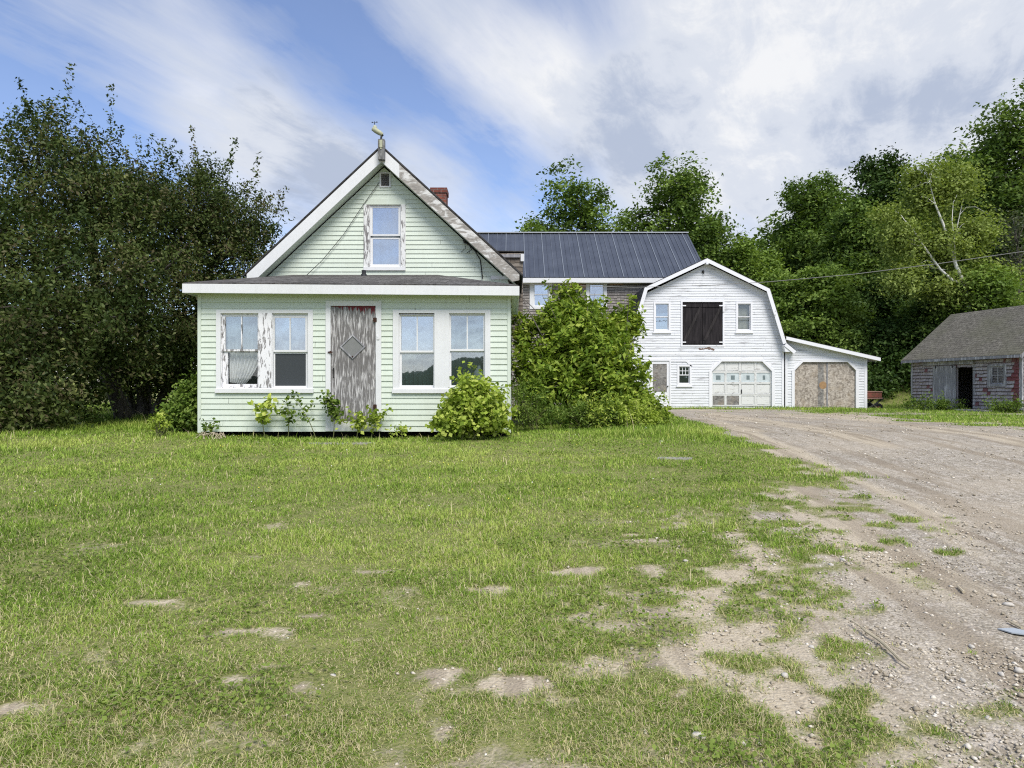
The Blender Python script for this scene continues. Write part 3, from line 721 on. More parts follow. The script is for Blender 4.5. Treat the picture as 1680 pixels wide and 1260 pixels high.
# shingled dormer on the far slope
dy0, dx = 17.6, ux(858, 17.6); dz = vz(414, dy0)
mb = MB(); Fd = Fr((0, dy0, 0), (1, 0, 0), (0, -1, 0)); shingles(mb, Fd, 2.2, dz - .02, .11, lambda z: (-2.0 if z > 3.0 else gr_, dx), [], tonef=lambda s, z: random.random())
mb.box(dx - .03, dx - .005, dy0 + .01, 22.5, .05, dz - .02); mb.box(-2.0, dx - .04, dy0 + .015, dy0 + .03, 2.2, dz - .02)
dm = mb.build('dormer', M['oldshingle'], house)
mb = MB(); roofpoly(mb, [(dx + .03, dy0 - .03, dz), (dx + .03, 22.5, dz), (-1.2, 22.5, dz + .02), (-1.2, dy0 - .03, dz + .02)], .03, (0, 1, 0)); mb.build('dormer_roof', M['roofmain'], dm)
mb = MB(); mb.box(dx - .06, dx + .028, dy0 - .07, dy0 - .042, dz - .24, dz - .05); mb.build('dormer_fascia', M['white'], dm)
mb = MB(); mb.box(dx - .9, dx - .08, dy0 - .06, dy0 - .03, dz - .14, dz - .06); mb.build('dormer_trim', M['greywood'], dm)
# cables on the gable
def cable(name, pts, r, mat, label, cat, parent=None, seg=1):
    mb = MB(); mb.tube(pts, r, 6); p0 = Vector(pts[0])
    o = mb.build(name, mat, parent, None if parent else p0)
    if parent is None: props(o, label, cat)
    return o
cable('gable_cable', [P(623, 300, YG) + Vector((0, -.05, 0)), P(594, 341, YG) + Vector((0, -.05, 0)), P(565, 385, YG) + Vector((0, -.05, 0)), P(530, 428, YG) + Vector((0, -.06, 0)), P(500, 457, YG) + Vector((0, -.08, 0))], .007, M['cable'], 'thin cable running slantwise from the gable vent to the porch roof', 'cable')
mb = MB()
pts = [P(762, 398, YG), P(770, 403, YG), P(780, 413, YG), P(788, 427, YG), P(790, 440, YG), P(792, 458, YG)]
mb.tube([p + Vector((0, -.06, 0)) for p in pts], .013, 6); mb.tube([P(762, 398, YG) + Vector((0, .01, 0)), P(762, 396, YG) + Vector((0, -.12, 0))], [.02, .03], 8)
mb.tube([P(770, 403, YG) + Vector((0, -.06, 0)), P(774, 411, YG) + Vector((0, -.1, 0)), P(766, 416, YG) + Vector((0, -.04, 0))], .009, 6)
mb.tube([P(763, 398, YG) + Vector((0, -.06, 0)), P(764, 408, YG) + Vector((0, -.05, 0)), P(757, 414, YG) + Vector((0, -.03, 0))], .005, 6)
props(mb.build('service_cable', M['cable'], None, pts[0]), 'thick black service cable hanging from a bracket under the right side of the gable', 'cable')
# post and ornament at the peak
mb = MB(); py = YR - .12; x0, x1 = ux(620.5, py), ux(631, py); mb.box(x0, x1, py - .04, py + .09, vz(262, py), vz(229, py)); o = mb.build('ridge_post', M['post'], house)
mb = MB(); xm = (x0 + x1) / 2; mb.box(xm - .03, xm + .03, py - .062, py - .041, vz(243, py), vz(231, py)); mb.box(xm - .014, xm + .014, py - .055, py - .041, vz(246, py), vz(243, py)); mb.build('post_bracket', M['cream'], o)
b0 = P(625.5, 228.5, py)
orn = thing('roof_ornament', b0, 'small cream tilted lamp-like ornament on the grey post at the gable peak', 'ornament')
mb = MB(); mb.tube([b0 + Vector((0, 0, -.01)), b0 + Vector((.0, 0, .05)), b0 + Vector((.03, 0, .10))], [.025, .022, .03], 8); mb.build('neck', M['iron'], orn)
mb = MB(); h0 = P(627.5, 221, py); h1 = P(611.5, 211, py)
mb.tube([h0 + (h0 - h1) * .04, h0, h0.lerp(h1, .3), h0.lerp(h1, .7), h1, h1 + (h1 - h0) * .06], [.015, .036, .052, .056, .045, .015], 12); mb.build('head', M['cream'], orn, smooth=True)
mb = MB(); mb.lathe([(.05, 0), (.047, .035), (.032, .07), (.015, .085), (0, .087)], P(615, 212, py), 12); mb.build('cap', M['cream'], orn, smooth=True)
mb = MB(); q = P(614.5, 203, py); mb.tube([q + Vector((0, 0, -.02)), q + Vector((0, 0, .05))], .006, 6)
for dxx, dzz in ((-.05, .03), (.05, .035)): mb.tube([q + Vector((0, 0, .02)), q + Vector((dxx, 0, dzz))], .004, 5); mb.lathe([(0, -.018), (.018, 0), (0, .018)], q + Vector((dxx, 0, dzz)), 8)
mb.lathe([(0, -.014), (.014, 0), (0, .014)], q + Vector((0, 0, .0)), 8); mb.build('cups', M['iron'], orn)
# jug on the inside of the right window
mb = MB(); p = Vector((ux(786, YP + .2), YP + .18, vz(636, YP + .2))); mb.lathe([(.0, 0), (.10, 0), (.11, .05), (.11, .22), (.085, .30), (.03, .36), (.03, .40), (.0, .40)], p, 16)
props(mb.build('plastic_jug', M['plastic'], None, p, True), 'cloudy plastic jug standing inside the right porch window', 'jug')
mb = MB(); p = Vector((ux(771, YP + .2), YP + .19, vz(636, YP + .2))); mb.lathe([(.0, 0), (.055, 0), (.06, .04), (.06, .17), (.022, .23), (.022, .27), (.0, .27)], p, 14)
o = props(mb.build('plastic_bottle', M['plastic'], None, p, True), 'small pale bottle beside the plastic jug in the right porch window', 'bottle')
# doorstep
mb = MB(); x, y = ground_at(566, 716); mb.prism([(x - .32, y - .12, -.14), (x + .30, y - .16, -.14), (x + .34, y + .14, -.14), (x - .28, y + .18, -.14)], (0, 0, .16)); props(mb.build('doorstep', M['greywood'], None, (x, y, 0)), 'low grey wooden step beneath the weathered porch door', 'step')
x, y = ground_at(560, 727); z = float(gz(x, y)); mb = MB(); mb.prism([(x - .55, y - .10, z - .05), (x - .1, y - .2, z - .05), (x + .45, y - .16, z - .05), (x + .55, y + .10, z - .05), (x - .1, y + .17, z - .05), (x - .5, y + .12, z - .05)], (0, 0, .06))
props(mb.build('flat_stone', M['concrete'], None, (x, y, z)), 'flat pale stone set in the lawn before the porch door', 'stone')

# ------------------------------------------------------------------ shingled wing with metal roof
YW = 32.0
wing = thing('shingled_wing', (4, YW, 0), 'grey shingled two-storey wing with blue-grey metal roof between house and barn', 'building')
FW = Fr((0, YW, 0), (1, 0, 0), (0, -1, 0)); wx0, wx1 = -2.0, 9.0
we = YW - .35; wez = vz(456, we); wry = 35.6; wrz = vz(384, wry); wrx1 = ux(1128, wry)
wc = [rect(869, 905.5, 461, 507, YW), rect(961.5, 995.5, 461, 507, YW)]
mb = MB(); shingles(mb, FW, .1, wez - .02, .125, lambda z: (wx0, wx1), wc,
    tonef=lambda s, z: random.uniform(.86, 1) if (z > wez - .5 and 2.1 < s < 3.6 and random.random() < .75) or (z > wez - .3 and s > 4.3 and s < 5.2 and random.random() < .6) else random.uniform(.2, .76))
back(mb, FW, [(wx0, 0), (wx1, 0), (wx1, wc[0][2] - .02), (wx0, wc[0][2] - .02)]); mb.box(wx1 - .03, wx1, YW + .01, 39.2, 0, wez); mb.box(wx0, wx0 + .03, YW + .01, 39.2, 0, wez); mb.box(wx0, wx1, 39.2, 39.23, 0, wez)
for (k0, k1) in ((wx0, wc[0][0]), (wc[0][1], wc[1][0]), (wc[1][1], wx1)): back(mb, FW, [(k0, wc[0][2] - .02), (k1, wc[0][2] - .02), (k1, wez), (k0, wez)])
mb.prism([(wx1, YW, wez), (wx1, 39.2, wez), (wx1, wry, wrz - .05)], (-.03, 0, 0)); mb.box(wx0, wx1, YW + 1.4, YW + 1.43, 3, wez)
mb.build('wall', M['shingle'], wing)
mb = MB()
e = Vector((0, wry - we, wrz - wez)); L = e.length; eh = e.normalized(); nn = Vector((0, -eh.z, eh.y))
mb.obox(Vector((wx0 - .2, we, wez)), Vector((wrx1 - wx0 + .2, 0, 0)), e, nn * .03)
e2 = Vector((0, wry - we, -(wrz - wez))); mb.obox(Vector((wx0 - .2, wry, wrz)), Vector((wrx1 - wx0 + .2, 0, 0)), e2, Vector((0, eh.z, eh.y)) * .03)
k = 0; x = wx0 - .15
while x < wrx1 - .02:
    hh = .032 if k % 4 == 0 else .02
    mb.obox(Vector((x, we - .01, wez)) + nn * .03, Vector((.035, 0, 0)), e * 1.0, nn * hh, .95 if k % 4 == 0 else (.62 if k % 2 == 0 else .5)); x += .2286; k += 1
rf = mb.build('metal_roof', M['metal'], wing)
mb = MB(); mb.bar((wx0 - .2, wry, wrz + .06), (wrx1 + .02, wry, wrz + .06), .28, .05); mb.build('ridge_cap', mat_plain('pale_grey_metal', (.42, .44, .47), .45, .15, 5, .2), rf)
mb = MB(); mb.box(wx0, wrx1, we - .025, we, wez - .22, wez - .005); mb.box(wx0, wx1, we, YW, wez - .22, wez - .2); mb.build('fascia', M['white'], wing)
for c_, pn in ((wc[0], (877, 898.5)), (wc[1], (968, 989.5))):
    op = (ux(pn[0] - 1.5, YW), ux(pn[1] + 1.5, YW), c_[2] + .12, c_[3] - .09)
    mb = MB(); ring(mb, FW, c_, op, -.05, .035); cs = mb.build('window_casing', M['white'], wing)
    zm = (op[2] + op[3]) / 2
    w = window(FW, wing, op, (op[0] + .05, op[1] - .05, zm + .03, op[3] - .05), (op[0] + .05, op[1] - .05, op[2] + .06, zm - .02), M['white'], M['glasshi'], M['glasshi'])
    if c_ is wc[0]: drape(FW, (op[0], op[1], op[2], op[3]), -.15, M['sheer'], w, 4, .02); drape(FW, (op[0], op[1], op[2], op[3]), -.2, M['blind'], w, 3, .01, 'blind')

# ------------------------------------------------------------------ white gambrel barn
YB = 29.5
barn = thing('barn', (8.4, YB, 0), 'white clapboard gambrel-roofed barn with black hayloft doors above a garage door', 'barn')
FB = Fr((0, YB, 0), (1, 0, 0), (0, -1, 0))
bx = lambda u: ux(u, YB); bz = lambda v: vz(v, YB)
cx_ = bx(1160); hw = bx(1286) - cx_; zb0 = -.02
YK = YB - .28
pk = (ux(1160, YK), vz(424, YK)); br_r = (ux(1262.5, YK), vz(474, YK)); en_r = (ux(1290, YK), vz(563, YK))
br_l = (2 * pk[0] - br_r[0], vz(472, YK)); en_l = (2 * pk[0] - en_r[0], en_r[1])
kick = (ux(1306, YK), vz(576, YK)); kick_l = (2 * pk[0] - kick[0], kick[1])
rt = .14
def blim(z):
    zz = z + rt + .03
    if zz > br_r[1]:
        t = (pk[1] - zz) / (pk[1] - br_r[1]); h = max(0, t) * (br_r[0] - pk[0])
    else:
        t = min(1, (br_r[1] - zz) / (br_r[1] - en_r[1])); h = (br_r[0] - pk[0]) + t * (en_r[0] - br_r[0])
    h = min(h, hw); return cx_ - h, cx_ + h
hay = rect(1119.5, 1185.5, 495.5, 566, YB); gd = rect(1168, 1266, 593, 668, YB)
ul = rect(1073, 1099, 496, 543.5, YB); ur = rect(1208, 1233.5, 496, 543.5, YB); bd = rect(1067.5, 1098, 592, 667, YB); sw = rect(1111.5, 1133.5, 599, 631.5, YB)
bl_ = rect(1040, 1054, 594, 630, YB)
mb = MB(); clap(mb, FB, zb0, pk[1] - rt - .04, .113, blim, [hay, gd, ul, ur, bd, sw], .016)
wl = cx_ - hw; wr = cx_ + hw
mb.box(wl, wl + .03, YB + .01, 40, zb0, 3.2); mb.box(wr - .03, wr, YB + .01, 40, zb0, 3.2); mb.box(wl, wr, 40, 40.03, zb0, 3.2)
mb.build('wall', M['barnwhite'], barn)
mb = MB(); mb.prism([(wl + .1, YB + 1.6, 0), (wr - .1, YB + 1.6, 0), (wr - .3, YB + 1.6, 3.0), (br_r[0] - .1, YB + 1.6, br_r[1] - .3), (br_l[0] + .1, YB + 1.6, br_r[1] - .3), (wl + .3, YB + 1.6, 3.0)], (0, .04, 0)); mb.box(wl + .1, wr - .1, YB + .06, YB + 1.6, -.01, .0); mb.box(wl + .1, wr - .1, YB + .06, YB + 1.6, 2.55, 2.6); mb.build('interior', M['room'], barn)
mb = MB()
def r3(p, y): return Vector((p[0], y, p[1]))
for a, b in ((pk, br_r), (br_r, en_r), (en_r, kick), (pk, br_l), (br_l, en_l), (en_l, kick_l)):
    roofpoly(mb, [r3(a, YK), r3(b, YK), r3(b, 40.2), r3(a, 40.2)], .03, (0, 1, 0))
mb.build('roof', M['roofmain'], barn)
mb = MB()
def rakep(mb, a, b, d):
    mb.prism([Vector((a[0], YK - .02, a[1] + .02)), Vector((b[0], YK - .02, b[1] + .02)), Vector((b[0], YK - .02, b[1] - d)), Vector((a[0], YK - .02, a[1] - d))], (0, .04, 0))
def rakes(mb, a, b, w, y0, th):        # board of true width w below the line a-b
    a = Vector((a[0], 0, a[1])); b = Vector((b[0], 0, b[1])); d = (b - a).normalized(); n = Vector((d.z, 0, -d.x))
    cc = Vector((pk[0], 0, 2.0))
    if n.dot(cc - a) < 0: n = -n
    q = [a, b, b + n * w, a + n * w]
    mb.prism([Vector((p.x, y0, p.z)) for p in q], (0, th, 0))
rakes(mb, pk, br_r, .15, YK - .03, .03); rakes(mb, br_r, en_r, .15, YK - .032, .03); rakes(mb, en_r, kick, .15, YK - .028, .03)
rakes(mb, pk, br_l, .15, YK - .031, .03); rakes(mb, br_l, en_l, .15, YK - .033, .03); rakes(mb, en_l, kick_l, .15, YK - .029, .03)
mb.build('rake_trim', M['barntrim'], barn)
mb = MB()
for a, b in ((pk, br_r), (br_r, en_r), (pk, br_l), (br_l, en_l)):
    mb.face([(a[0], YK, a[1] - .05), (b[0], YK, b[1] - .05), (b[0], YB + .02, b[1] - .05), (a[0], YB + .02, a[1] - .05)])
mb.prism([(en_r[0] - .12, YK + .002, en_r[1] - .08), (kick[0], YK + .002, kick[1] - .03), (kick[0] - .45, YK + .002, kick[1] - .03)], (0, .25, 0))
mb.build('soffit', M['barntrim'], barn)
for a_, b_ in ((wl, wl + .12), (wr - .10, wr)):
    mb = MB(); frbox(mb, FB, a_, b_, zb0, 2.95, -.02, .024); mb.build('corner_board', M['barntrim'], barn)
mb = MB(); q = P(1160, 433, YK); mb.box(q.x - .05, q.x + .05, YK - .06, YB, q.z - .02, q.z + .1); mb.build('hay_beam', M['barntrim'], barn)
mb = MB(); q = P(1153, 446, YB); mb.lathe([(.05, 0), (.06, .03), (.03, .06), (0, .062)], q + Vector((0, -.02, 0)), 10, (0, -1, 0)); mb.tube([q + Vector((0, -.03, 0)), q + Vector((.03, -.1, -.12))], .02, 6); mb.build('light_fitting', M['iron'], barn)
# hayloft doors
mb = MB(); ring(mb, FB, (hay[0] - .07, hay[1] + .07, hay[2] - .07, hay[3] + .09), hay, -.04, .035); mb.build('hayloft_casing', M['barntrim'], barn)
hm = (hay[0] + hay[1]) / 2
for s0, s1, k in ((hay[0] + .01, hm - .008, 1), (hm + .008, hay[1] - .01, -1)):
    mb = MB(); n = 6
    for i in range(n): frbox(mb, FB, s0 + (s1 - s0) * i / n + .002, s0 + (s1 - s0) * (i + 1) / n - .002, hay[2] + .01, hay[3] - .02, -.05, -.012 + .003 * (i % 2))
    for z in (hay[2] + .12, hay[3] - .16): frbox(mb, FB, s0 + .005, s1 - .005, z - .06, z + .06, -.009, .014)
    mbd = mb; mb = MB()
    p0 = FB(s0 + .08 if k > 0 else s1 - .08, hay[2] + .19, .003); p1 = FB(s1 - .08 if k > 0 else s0 + .08, hay[3] - .23, .003)
    if k < 0: p0, p1 = FB(s0 + .08, hay[2] + .19, .003), FB(s1 - .08, hay[3] - .23, .003)
    mb.bar(p0, p1, .022, .11, (0, 1, 0)) if False else mb.bar(p0, p1, .11, .022, (0, 1, 0))
    dd = mbd.build('hayloft_door', M['black'], barn); mb.build('door_brace', M['brace'], dd)
    for z in (hay[2] + .12, hay[3] - .16):
        mb = MB(); h0 = s0 - .0 if k > 0 else s1
        frbox(mb, FB, min(h0 - .04 * k, h0 + .14 * k), max(h0 - .04 * k, h0 + .14 * k), z - .025, z + .025, .0145, .04); mb.build('hinge', M['barntrim'], dd)
# barn windows
def bwin(r, m=(1, 1), glass=None):
    cs = (r[0] - .02, r[1] + .02, r[2] - .04, r[3] + .02)
    op = (r[0] + .055, r[1] - .055, r[2] + .05, r[3] - .06)
    mb = MB(); ring(mb, FB, cs, op, -.05, .035); frbox(mb, FB, cs[0] - .04, cs[1] + .04, cs[2] - .05, cs[2], -.02, .06); mb.build('window_casing', M['barntrim'], barn)
    zm = (op[2] + op[3]) / 2
    return window(FB, barn, op, (op[0] + .035, op[1] - .035, zm + .025, op[3] - .03), (op[0] + .035, op[1] - .035, op[2] + .04, zm - .02), M['barntrim'], glass or M['glassdim'], glass or M['glassdim'], m)
wA = bwin(ul); wA['label'] = 'upper window reflecting blue sky'
wB = bwin(ur, (1, 1), M['glassclear']); wB['label'] = 'upper window with a pale blind'; drape(FB, (ur[0] + .05, ur[1] - .05, ur[2] + .05, ur[3] - .05), -.16, mat_plain('dull_khaki_blind', (.26, .26, .20), .9, .2), wB, 2, .01)
wC = bwin(sw, (3, 2)); wC['label'] = 'small six-over-one window'
mb = MB(); mb.box(sw[0] + .05, sw[1] - .05, YB + .2, YB + .24, sw[2] + .05, sw[2] + .3); mb.build('board_inside', mat_plain('brown_board', (.17, .10, .07), .8, .3), wC)
mb = MB(); mb.lathe([(0, -.09), (.07, -.06), (.095, 0), (.07, .06), (0, .09)], ((sw[0] + sw[1]) / 2 + .1, YB + .15, sw[2] + .34), 12); mb.build('shade_inside', M['blind'], wC)
# side door
mb = MB(); frbox(mb, FB, bd[0] - .06, bd[0], bd[2], bd[3] + .08, -.02, .034); frbox(mb, FB, bd[1], bd[1] + .06, bd[2], bd[3] + .08, -.02, .034); frbox(mb, FB, bd[0], bd[1], bd[3], bd[3] + .08, -.02, .034); mb.build('door_casing', M['barntrim'], barn)
op = rect(1071, 1094, 597, 643, YB)
mb = MB(); ring(mb, FB, (bd[0] + .005, bd[1] - .005, bd[2] + .02, bd[3] - .005), op, -.04, .0); pn = rect(1072, 1094, 649, 662, YB)
ring(mb, FB, (pn[0], pn[1], pn[2], pn[3]), (pn[0] + .05, pn[1] - .05, pn[2] + .04, pn[3] - .04), .0005, .012); sd = mb.build('side_door', M['barntrim'], barn)
mb = MB(); frbox(mb, FB, op[0], op[1], op[2], op[3], -.03, -.012); mb.build('door_panel', M['osbdark'], sd)
mb = MB(); mb.lathe([(.02, 0), (.03, .03), (.02, .06), (0, .062)], FB(bd[1] - .07, .95, .0), 10, (0, -1, 0)); mb.build('knob', M['iron'], sd)
# trim of a former wide opening
mb = MB(); z = bz(591.5); frbox(mb, FB, bx(1100), bx(1126), z - .05, z + .05, .017, .036)
mb.bar(FB(bx(1126), z, .025), FB(bx(1135.5), bz(601), .025), .10, .02, (0, 1, 0)); mb.build('old_opening_trim', M['barntrim'], barn)
mb = MB()
z = bz(581); frbox(mb, FB, wl + .13, wr - .12, z - .03, z + .03, .012, .024); mb.build('belt_board', M['barntrim'], barn)
# sectional garage door
def bigopen(fr, r, c, mat, parent, w=.13):
    mb = MB(); frbox(mb, fr, r[0] - w, r[0], zb0, r[3] - c, -.05, .036); frbox(mb, fr, r[1], r[1] + w, zb0, r[3] - c, -.05, .036); frbox(mb, fr, r[0] + c, r[1] - c, r[3], r[3] + w, -.05, .036)
    for sx, k in ((r[0], 1), (r[1], -1)):
        mb.prism([fr(sx, r[3] - c, -.05), fr(sx + k * c, r[3], -.05), fr(sx + k * c, r[3] + w, -.05), fr(sx - k * w, r[3] - c, -.05)], fr.n * .087)
        mb.prism([fr(sx - k * w, r[3] - c + .002, -.04), fr(sx + k * c, r[3] + w, -.04), fr(sx - k * w, r[3] + w, -.04)], fr.n * .045)
    return mb.build('opening_trim', mat, parent)
bigopen(FB, gd, .42, M['barntrim'], barn)
us = [1168, 1190.8, 1214.8, 1240, 1266]; vs = [592.5, 610, 628.5, 647.5, 666]
mb = MB(); mbo = MB(); panes = []
frbox(mb, FB, gd[0], gd[1], zb0 + .03, gd[3], -.10, -.075)
for j in range(4):
    for i in range(4):
        r = rect(us[i], us[i + 1], vs[j], vs[j + 1], YB)
        m_ = .045
        inner = (r[0] + m_, r[1] - m_, r[2] + m_, r[3] - m_)
        ring(mb, FB, (r[0] + .001, r[1] - .001, r[2] + .004, r[3] - .004), inner, -.0745, -.045)
        if j == 3 and i < 2:  frbox(mbo, FB, inner[0], inner[1], inner[2], inner[3], -.0745, -.058)
        elif j == 1:
            cxx, czz = (inner[0] + inner[1]) / 2, (inner[2] + inner[3]) / 2; q = (cxx - .11 + .03 * i, cxx + .09, czz - .10, czz + .09); panes.append((inner, q))
        else: frbox(mb, FB, inner[0] + .03, inner[1] - .03, inner[2] + .03, inner[3] - .03, -.0745, -.060)
g = mb.build('garage_door', M['garagepaint'], barn); o = mbo.build('patch_panel', M['osbdark'], g)
mpane = mat_plain('whitened_glazing', (.60, .67, .69), .35, .35, 6); mspot = mat_plain('murky_clear_spot', (.20, .25, .26), .3, .5, 14)
for inner, q in panes:
    mb = MB(); frbox(mb, FB, inner[0], inner[1], inner[2], inner[3], -.0745, -.064); pn_ = mb.build('pane', mpane, g); me_ = pn_.data; me_.materials.append(mspot)
    mb = MB(); frbox(mb, FB, q[0], q[1], q[2], q[3], -.066, -.0625); sp_ = mb.build('spot', mspot, g)
    mb = MB(); frbox(mb, FB, q[0], q[1], q[2], q[3], -.074, -.070); mb.build('pane', mpane, g)
mb = MB(); q = P(1217, 642, YB); mb.box(q.x - .02, q.x + .02, YB + .02, YB + .044, q.z - .10, q.z + .08); mb.build('handle', M['iron'], g)
mb = MB(); frbox(mb, FB, wl, bx(1168) - .14, -.12, zb0 - .002, -.1, .05); frbox(mb, FB, gd[0] - .15, gd[1] + .2, -.14, zb0 + .0, -.3, .12); mb.build('sill_beam', M['concrete'], barn)
mb = MB()   # bare patches where paint has come off below the hayloft doors
for k in range(26):
    u = 1145 + k * .95; v = random.gauss(572.5, .9); p = P(u, v, YB); wv = random.uniform(.04, .2); h = random.uniform(.012, .04); d_ = .0165 + .00005 * k
    mb.face([(p.x, YB - d_, p.z), (p.x + wv * .6, YB - d_, p.z - h * .6), (p.x + wv, YB - d_, p.z + h * .2), (p.x + wv * .5, YB - d_, p.z + h)])
mb.build('bare_wood_patch', mat_plain('bare_brown_wood', (.20, .13, .10), .9, .5, 20), barn)

# ------------------------------------------------------------------ lean-to garage
shed2 = thing('lean_to_garage', (13.5, YB, 0), 'white lean-to garage with boarded double doors joined to the barn', 'garage')
gx0, gx1 = wr + .06, bx(1422.5); rl = (ux(1289, YK), vz(552.5, YK)); rr_ = (ux(1444.5, YK), vz(587.5, YK)); sl2 = (rl[1] - rr_[1]) / (rr_[0] - rl[0])
ztopf = lambda x: rl[1] - (x - rl[0]) * sl2 - .10
od = rect(1303.5, 1404, 594, 670, YB)
def g2lim(z):
    x = rl[0] + (rl[1] - .10 - z) / sl2
    return gx0, max(gx0, min(gx1, x))
FB2 = Fr((0, YB + .012, 0), (1, 0, 0), (0, -1, 0))
mb = MB(); clap(mb, FB2, zb0 - .06, ztopf(gx0), .113, g2lim, [od], .016)
mb.box(gx1 - .03, gx1 - .002, YB + .03, 37, zb0 - .05, ztopf(gx1)); mb.box(gx0, gx1, 37, 37.03, zb0, ztopf(gx1)); mb.build('wall', M['barnwhite'], shed2)
for a_, b_, z_ in ((gx1 - .12, gx1 + .002, ztopf(gx1) - .01), (gx0, gx0 + .10, 2.3)):
    mb = MB(); frbox(mb, FB2, a_, b_, zb0 - .08, z_, -.02, .024); mb.build('corner_board', M['barntrim'], shed2)
mb = MB(); roofpoly(mb, [(rl[0], YK, rl[1]), (rr_[0], YK, rr_[1]), (rr_[0], 37.3, rr_[1]), (rl[0], 37.3, rl[1])], .03, (0, 1, 0)); mb.build('roof', mat_plain('grey_roll_roofing', (.30, .30, .30), .9, .6, 5), shed2)
mb = MB(); mb.prism([(rl[0] + .02, YK - .025, rl[1] + .01), (rr_[0], YK - .025, rr_[1] + .01), (rr_[0], YK - .025, rr_[1] - .13), (rl[0] + .02, YK - .025, rl[1] - .13)], (0, .025, 0))
mb.box(rr_[0] - .02, rr_[0] + .001, YK, 37.3, rr_[1] - .12, rr_[1] - .002)
mb.face([(rl[0], YK, rl[1] - .11), (rr_[0], YK, rr_[1] - .11), (rr_[0], YB + .1, rr_[1] - .11), (rl[0], YB + .1, rl[1] - .11)]); mb.build('fascia', M['barntrim'], shed2)
bigopen(FB2, od, .36, M['barntrim'], shed2, .12)
om = bx(1358)
for s0, s1, jj in ((od[0] + .005, om - .008, 0), (om + .008, od[1] - .005, 1)):
    mb = MB(); frbox(mb, FB2, s0, s1, zb0, od[3] - .01, -.09, -.05 + .004 * jj); dd = mb.build('boarded_door', M['osb'], shed2)
mb = MB(); frbox(mb, FB2, om - .03, om + .03, zb0 + .02, od[3] - .05, -.0455, -.035); mb.build('batten', M['greywood'], dd)
mb = MB(); frbox(mb, FB2, om - .4, om - .15, zb0 + .02, od[3] - .06, -.0495, -.044); mb.build('overlay_board', M['osbdark'], dd)
mb = MB(); q = P(1351, 632, YB); mb.lathe([(.17, 0), (.12, .003), (.0, .004)], (q.x, YB + .055, q.z), 9, (0, -1, 0)); o = mb.build('round_patch', mat_plain('orange_brown_stain', (.40, .25, .13), .85, .5, 10), dd)
mb = MB(); frbox(mb, FB2, gx0, gx1, -.22, zb0 - .061, -.12, .06); mb.build('sill_beam', M['concrete'], shed2)

# ------------------------------------------------------------------ rusty dump cart by the garage
cp = Vector((15.95, 29.9, float(gz(15.95, 29.9))))
cart = thing('dump_cart', cp, 'rusty red dump cart parked beside the lean-to garage', 'cart')
def pc(u, v, dy=0): return P(u, v, 29.9) + Vector((0, dy, 0))
tl, tr_, bl2, br2 = pc(1413, 642), pc(1447.5, 643), pc(1416, 653), pc(1447.5, 652.5)
mb = MB(); dep = .75
q = [tl, tr_, br2, bl2]; qb = [p + Vector((0, dep, 0)) for p in q]
for i in range(4):
    if i == 0: continue
    j = (i + 1) % 4; mb.prism([q[i], q[j], qb[j], qb[i]], (Vector((0, 0, .015)) if i == 2 else Vector((-.015 if i == 1 else .015, 0, 0))))
mb.prism(q, (0, .015, 0)); mb.prism(qb, (0, -.015, 0)); mb.build('tub', M['redrust'], cart)
mb = MB(); mb.tube([tl, tr_], .025, 8); mb.tube([tl + Vector((0, dep, 0)), tr_ + Vector((0, dep, 0))], .025, 8); mb.tube([tr_, tr_ + Vector((0, dep, 0))], .024, 8); mb.tube([br2 + Vector((.0, -.01, -.03)), bl2 + Vector((0, -.01, -.03))], .03, 8); mb.build('rim', mat_plain('pale_rusted_rim', (.34, .20, .16), .8, .5, 20), cart)
mb = MB()
for dy in (.06, dep - .06):
    mb.tube([pc(1450.5, 653, dy), pc(1436, 664, dy), pc(1424, 671, dy)], [.03, .04, .04], 8); mb.tube([pc(1422, 655, dy), pc(1440, 670, dy)], .025, 8)
mb.tube([pc(1424, 671, .06), pc(1424, 671, dep - .06)], .03, 8); mb.build('undercarriage', M['iron'], cart)
for dy in (-.02, dep + .0):
    c_ = pc(1440.5, 669, dy); mb = MB(); prof = [(.07, -.03), (.15, -.05), (.19, -.04), (.20, 0), (.19, .04), (.15, .05), (.07, .03)]; mb.lathe(prof, c_, 20, (0, 1, 0)); wh = mb.build('wheel', M['rubber'], cart, smooth=True)
    mb = MB(); mb.lathe([(0, -.035), (.06, -.03), (.075, -.02), (.075, .02), (.06, .03), (0, .035)], c_, 14, (0, 1, 0)); mb.build('hub', M['redrust'], wh)

# ------------------------------------------------------------------ small grey shed
def unproj(u, Y): return Vector((ux(u, Y), Y, 0))
S0 = unproj(1496, 28.0); dirn = Vector((.0362, -.1667, 0)).normalized(); inn = Vector((-dirn.y, dirn.x, 0)); SLEN = 4.80
FS = Fr(S0, dirn, -inn)
shd = thing('shed', S0 + dirn * 2.4, 'small weathered grey-and-red shingled shed with open sliding door', 'shed')
sz0 = .10; sez = vz(583, 28.0); swid = 4.3; rise = 1.72
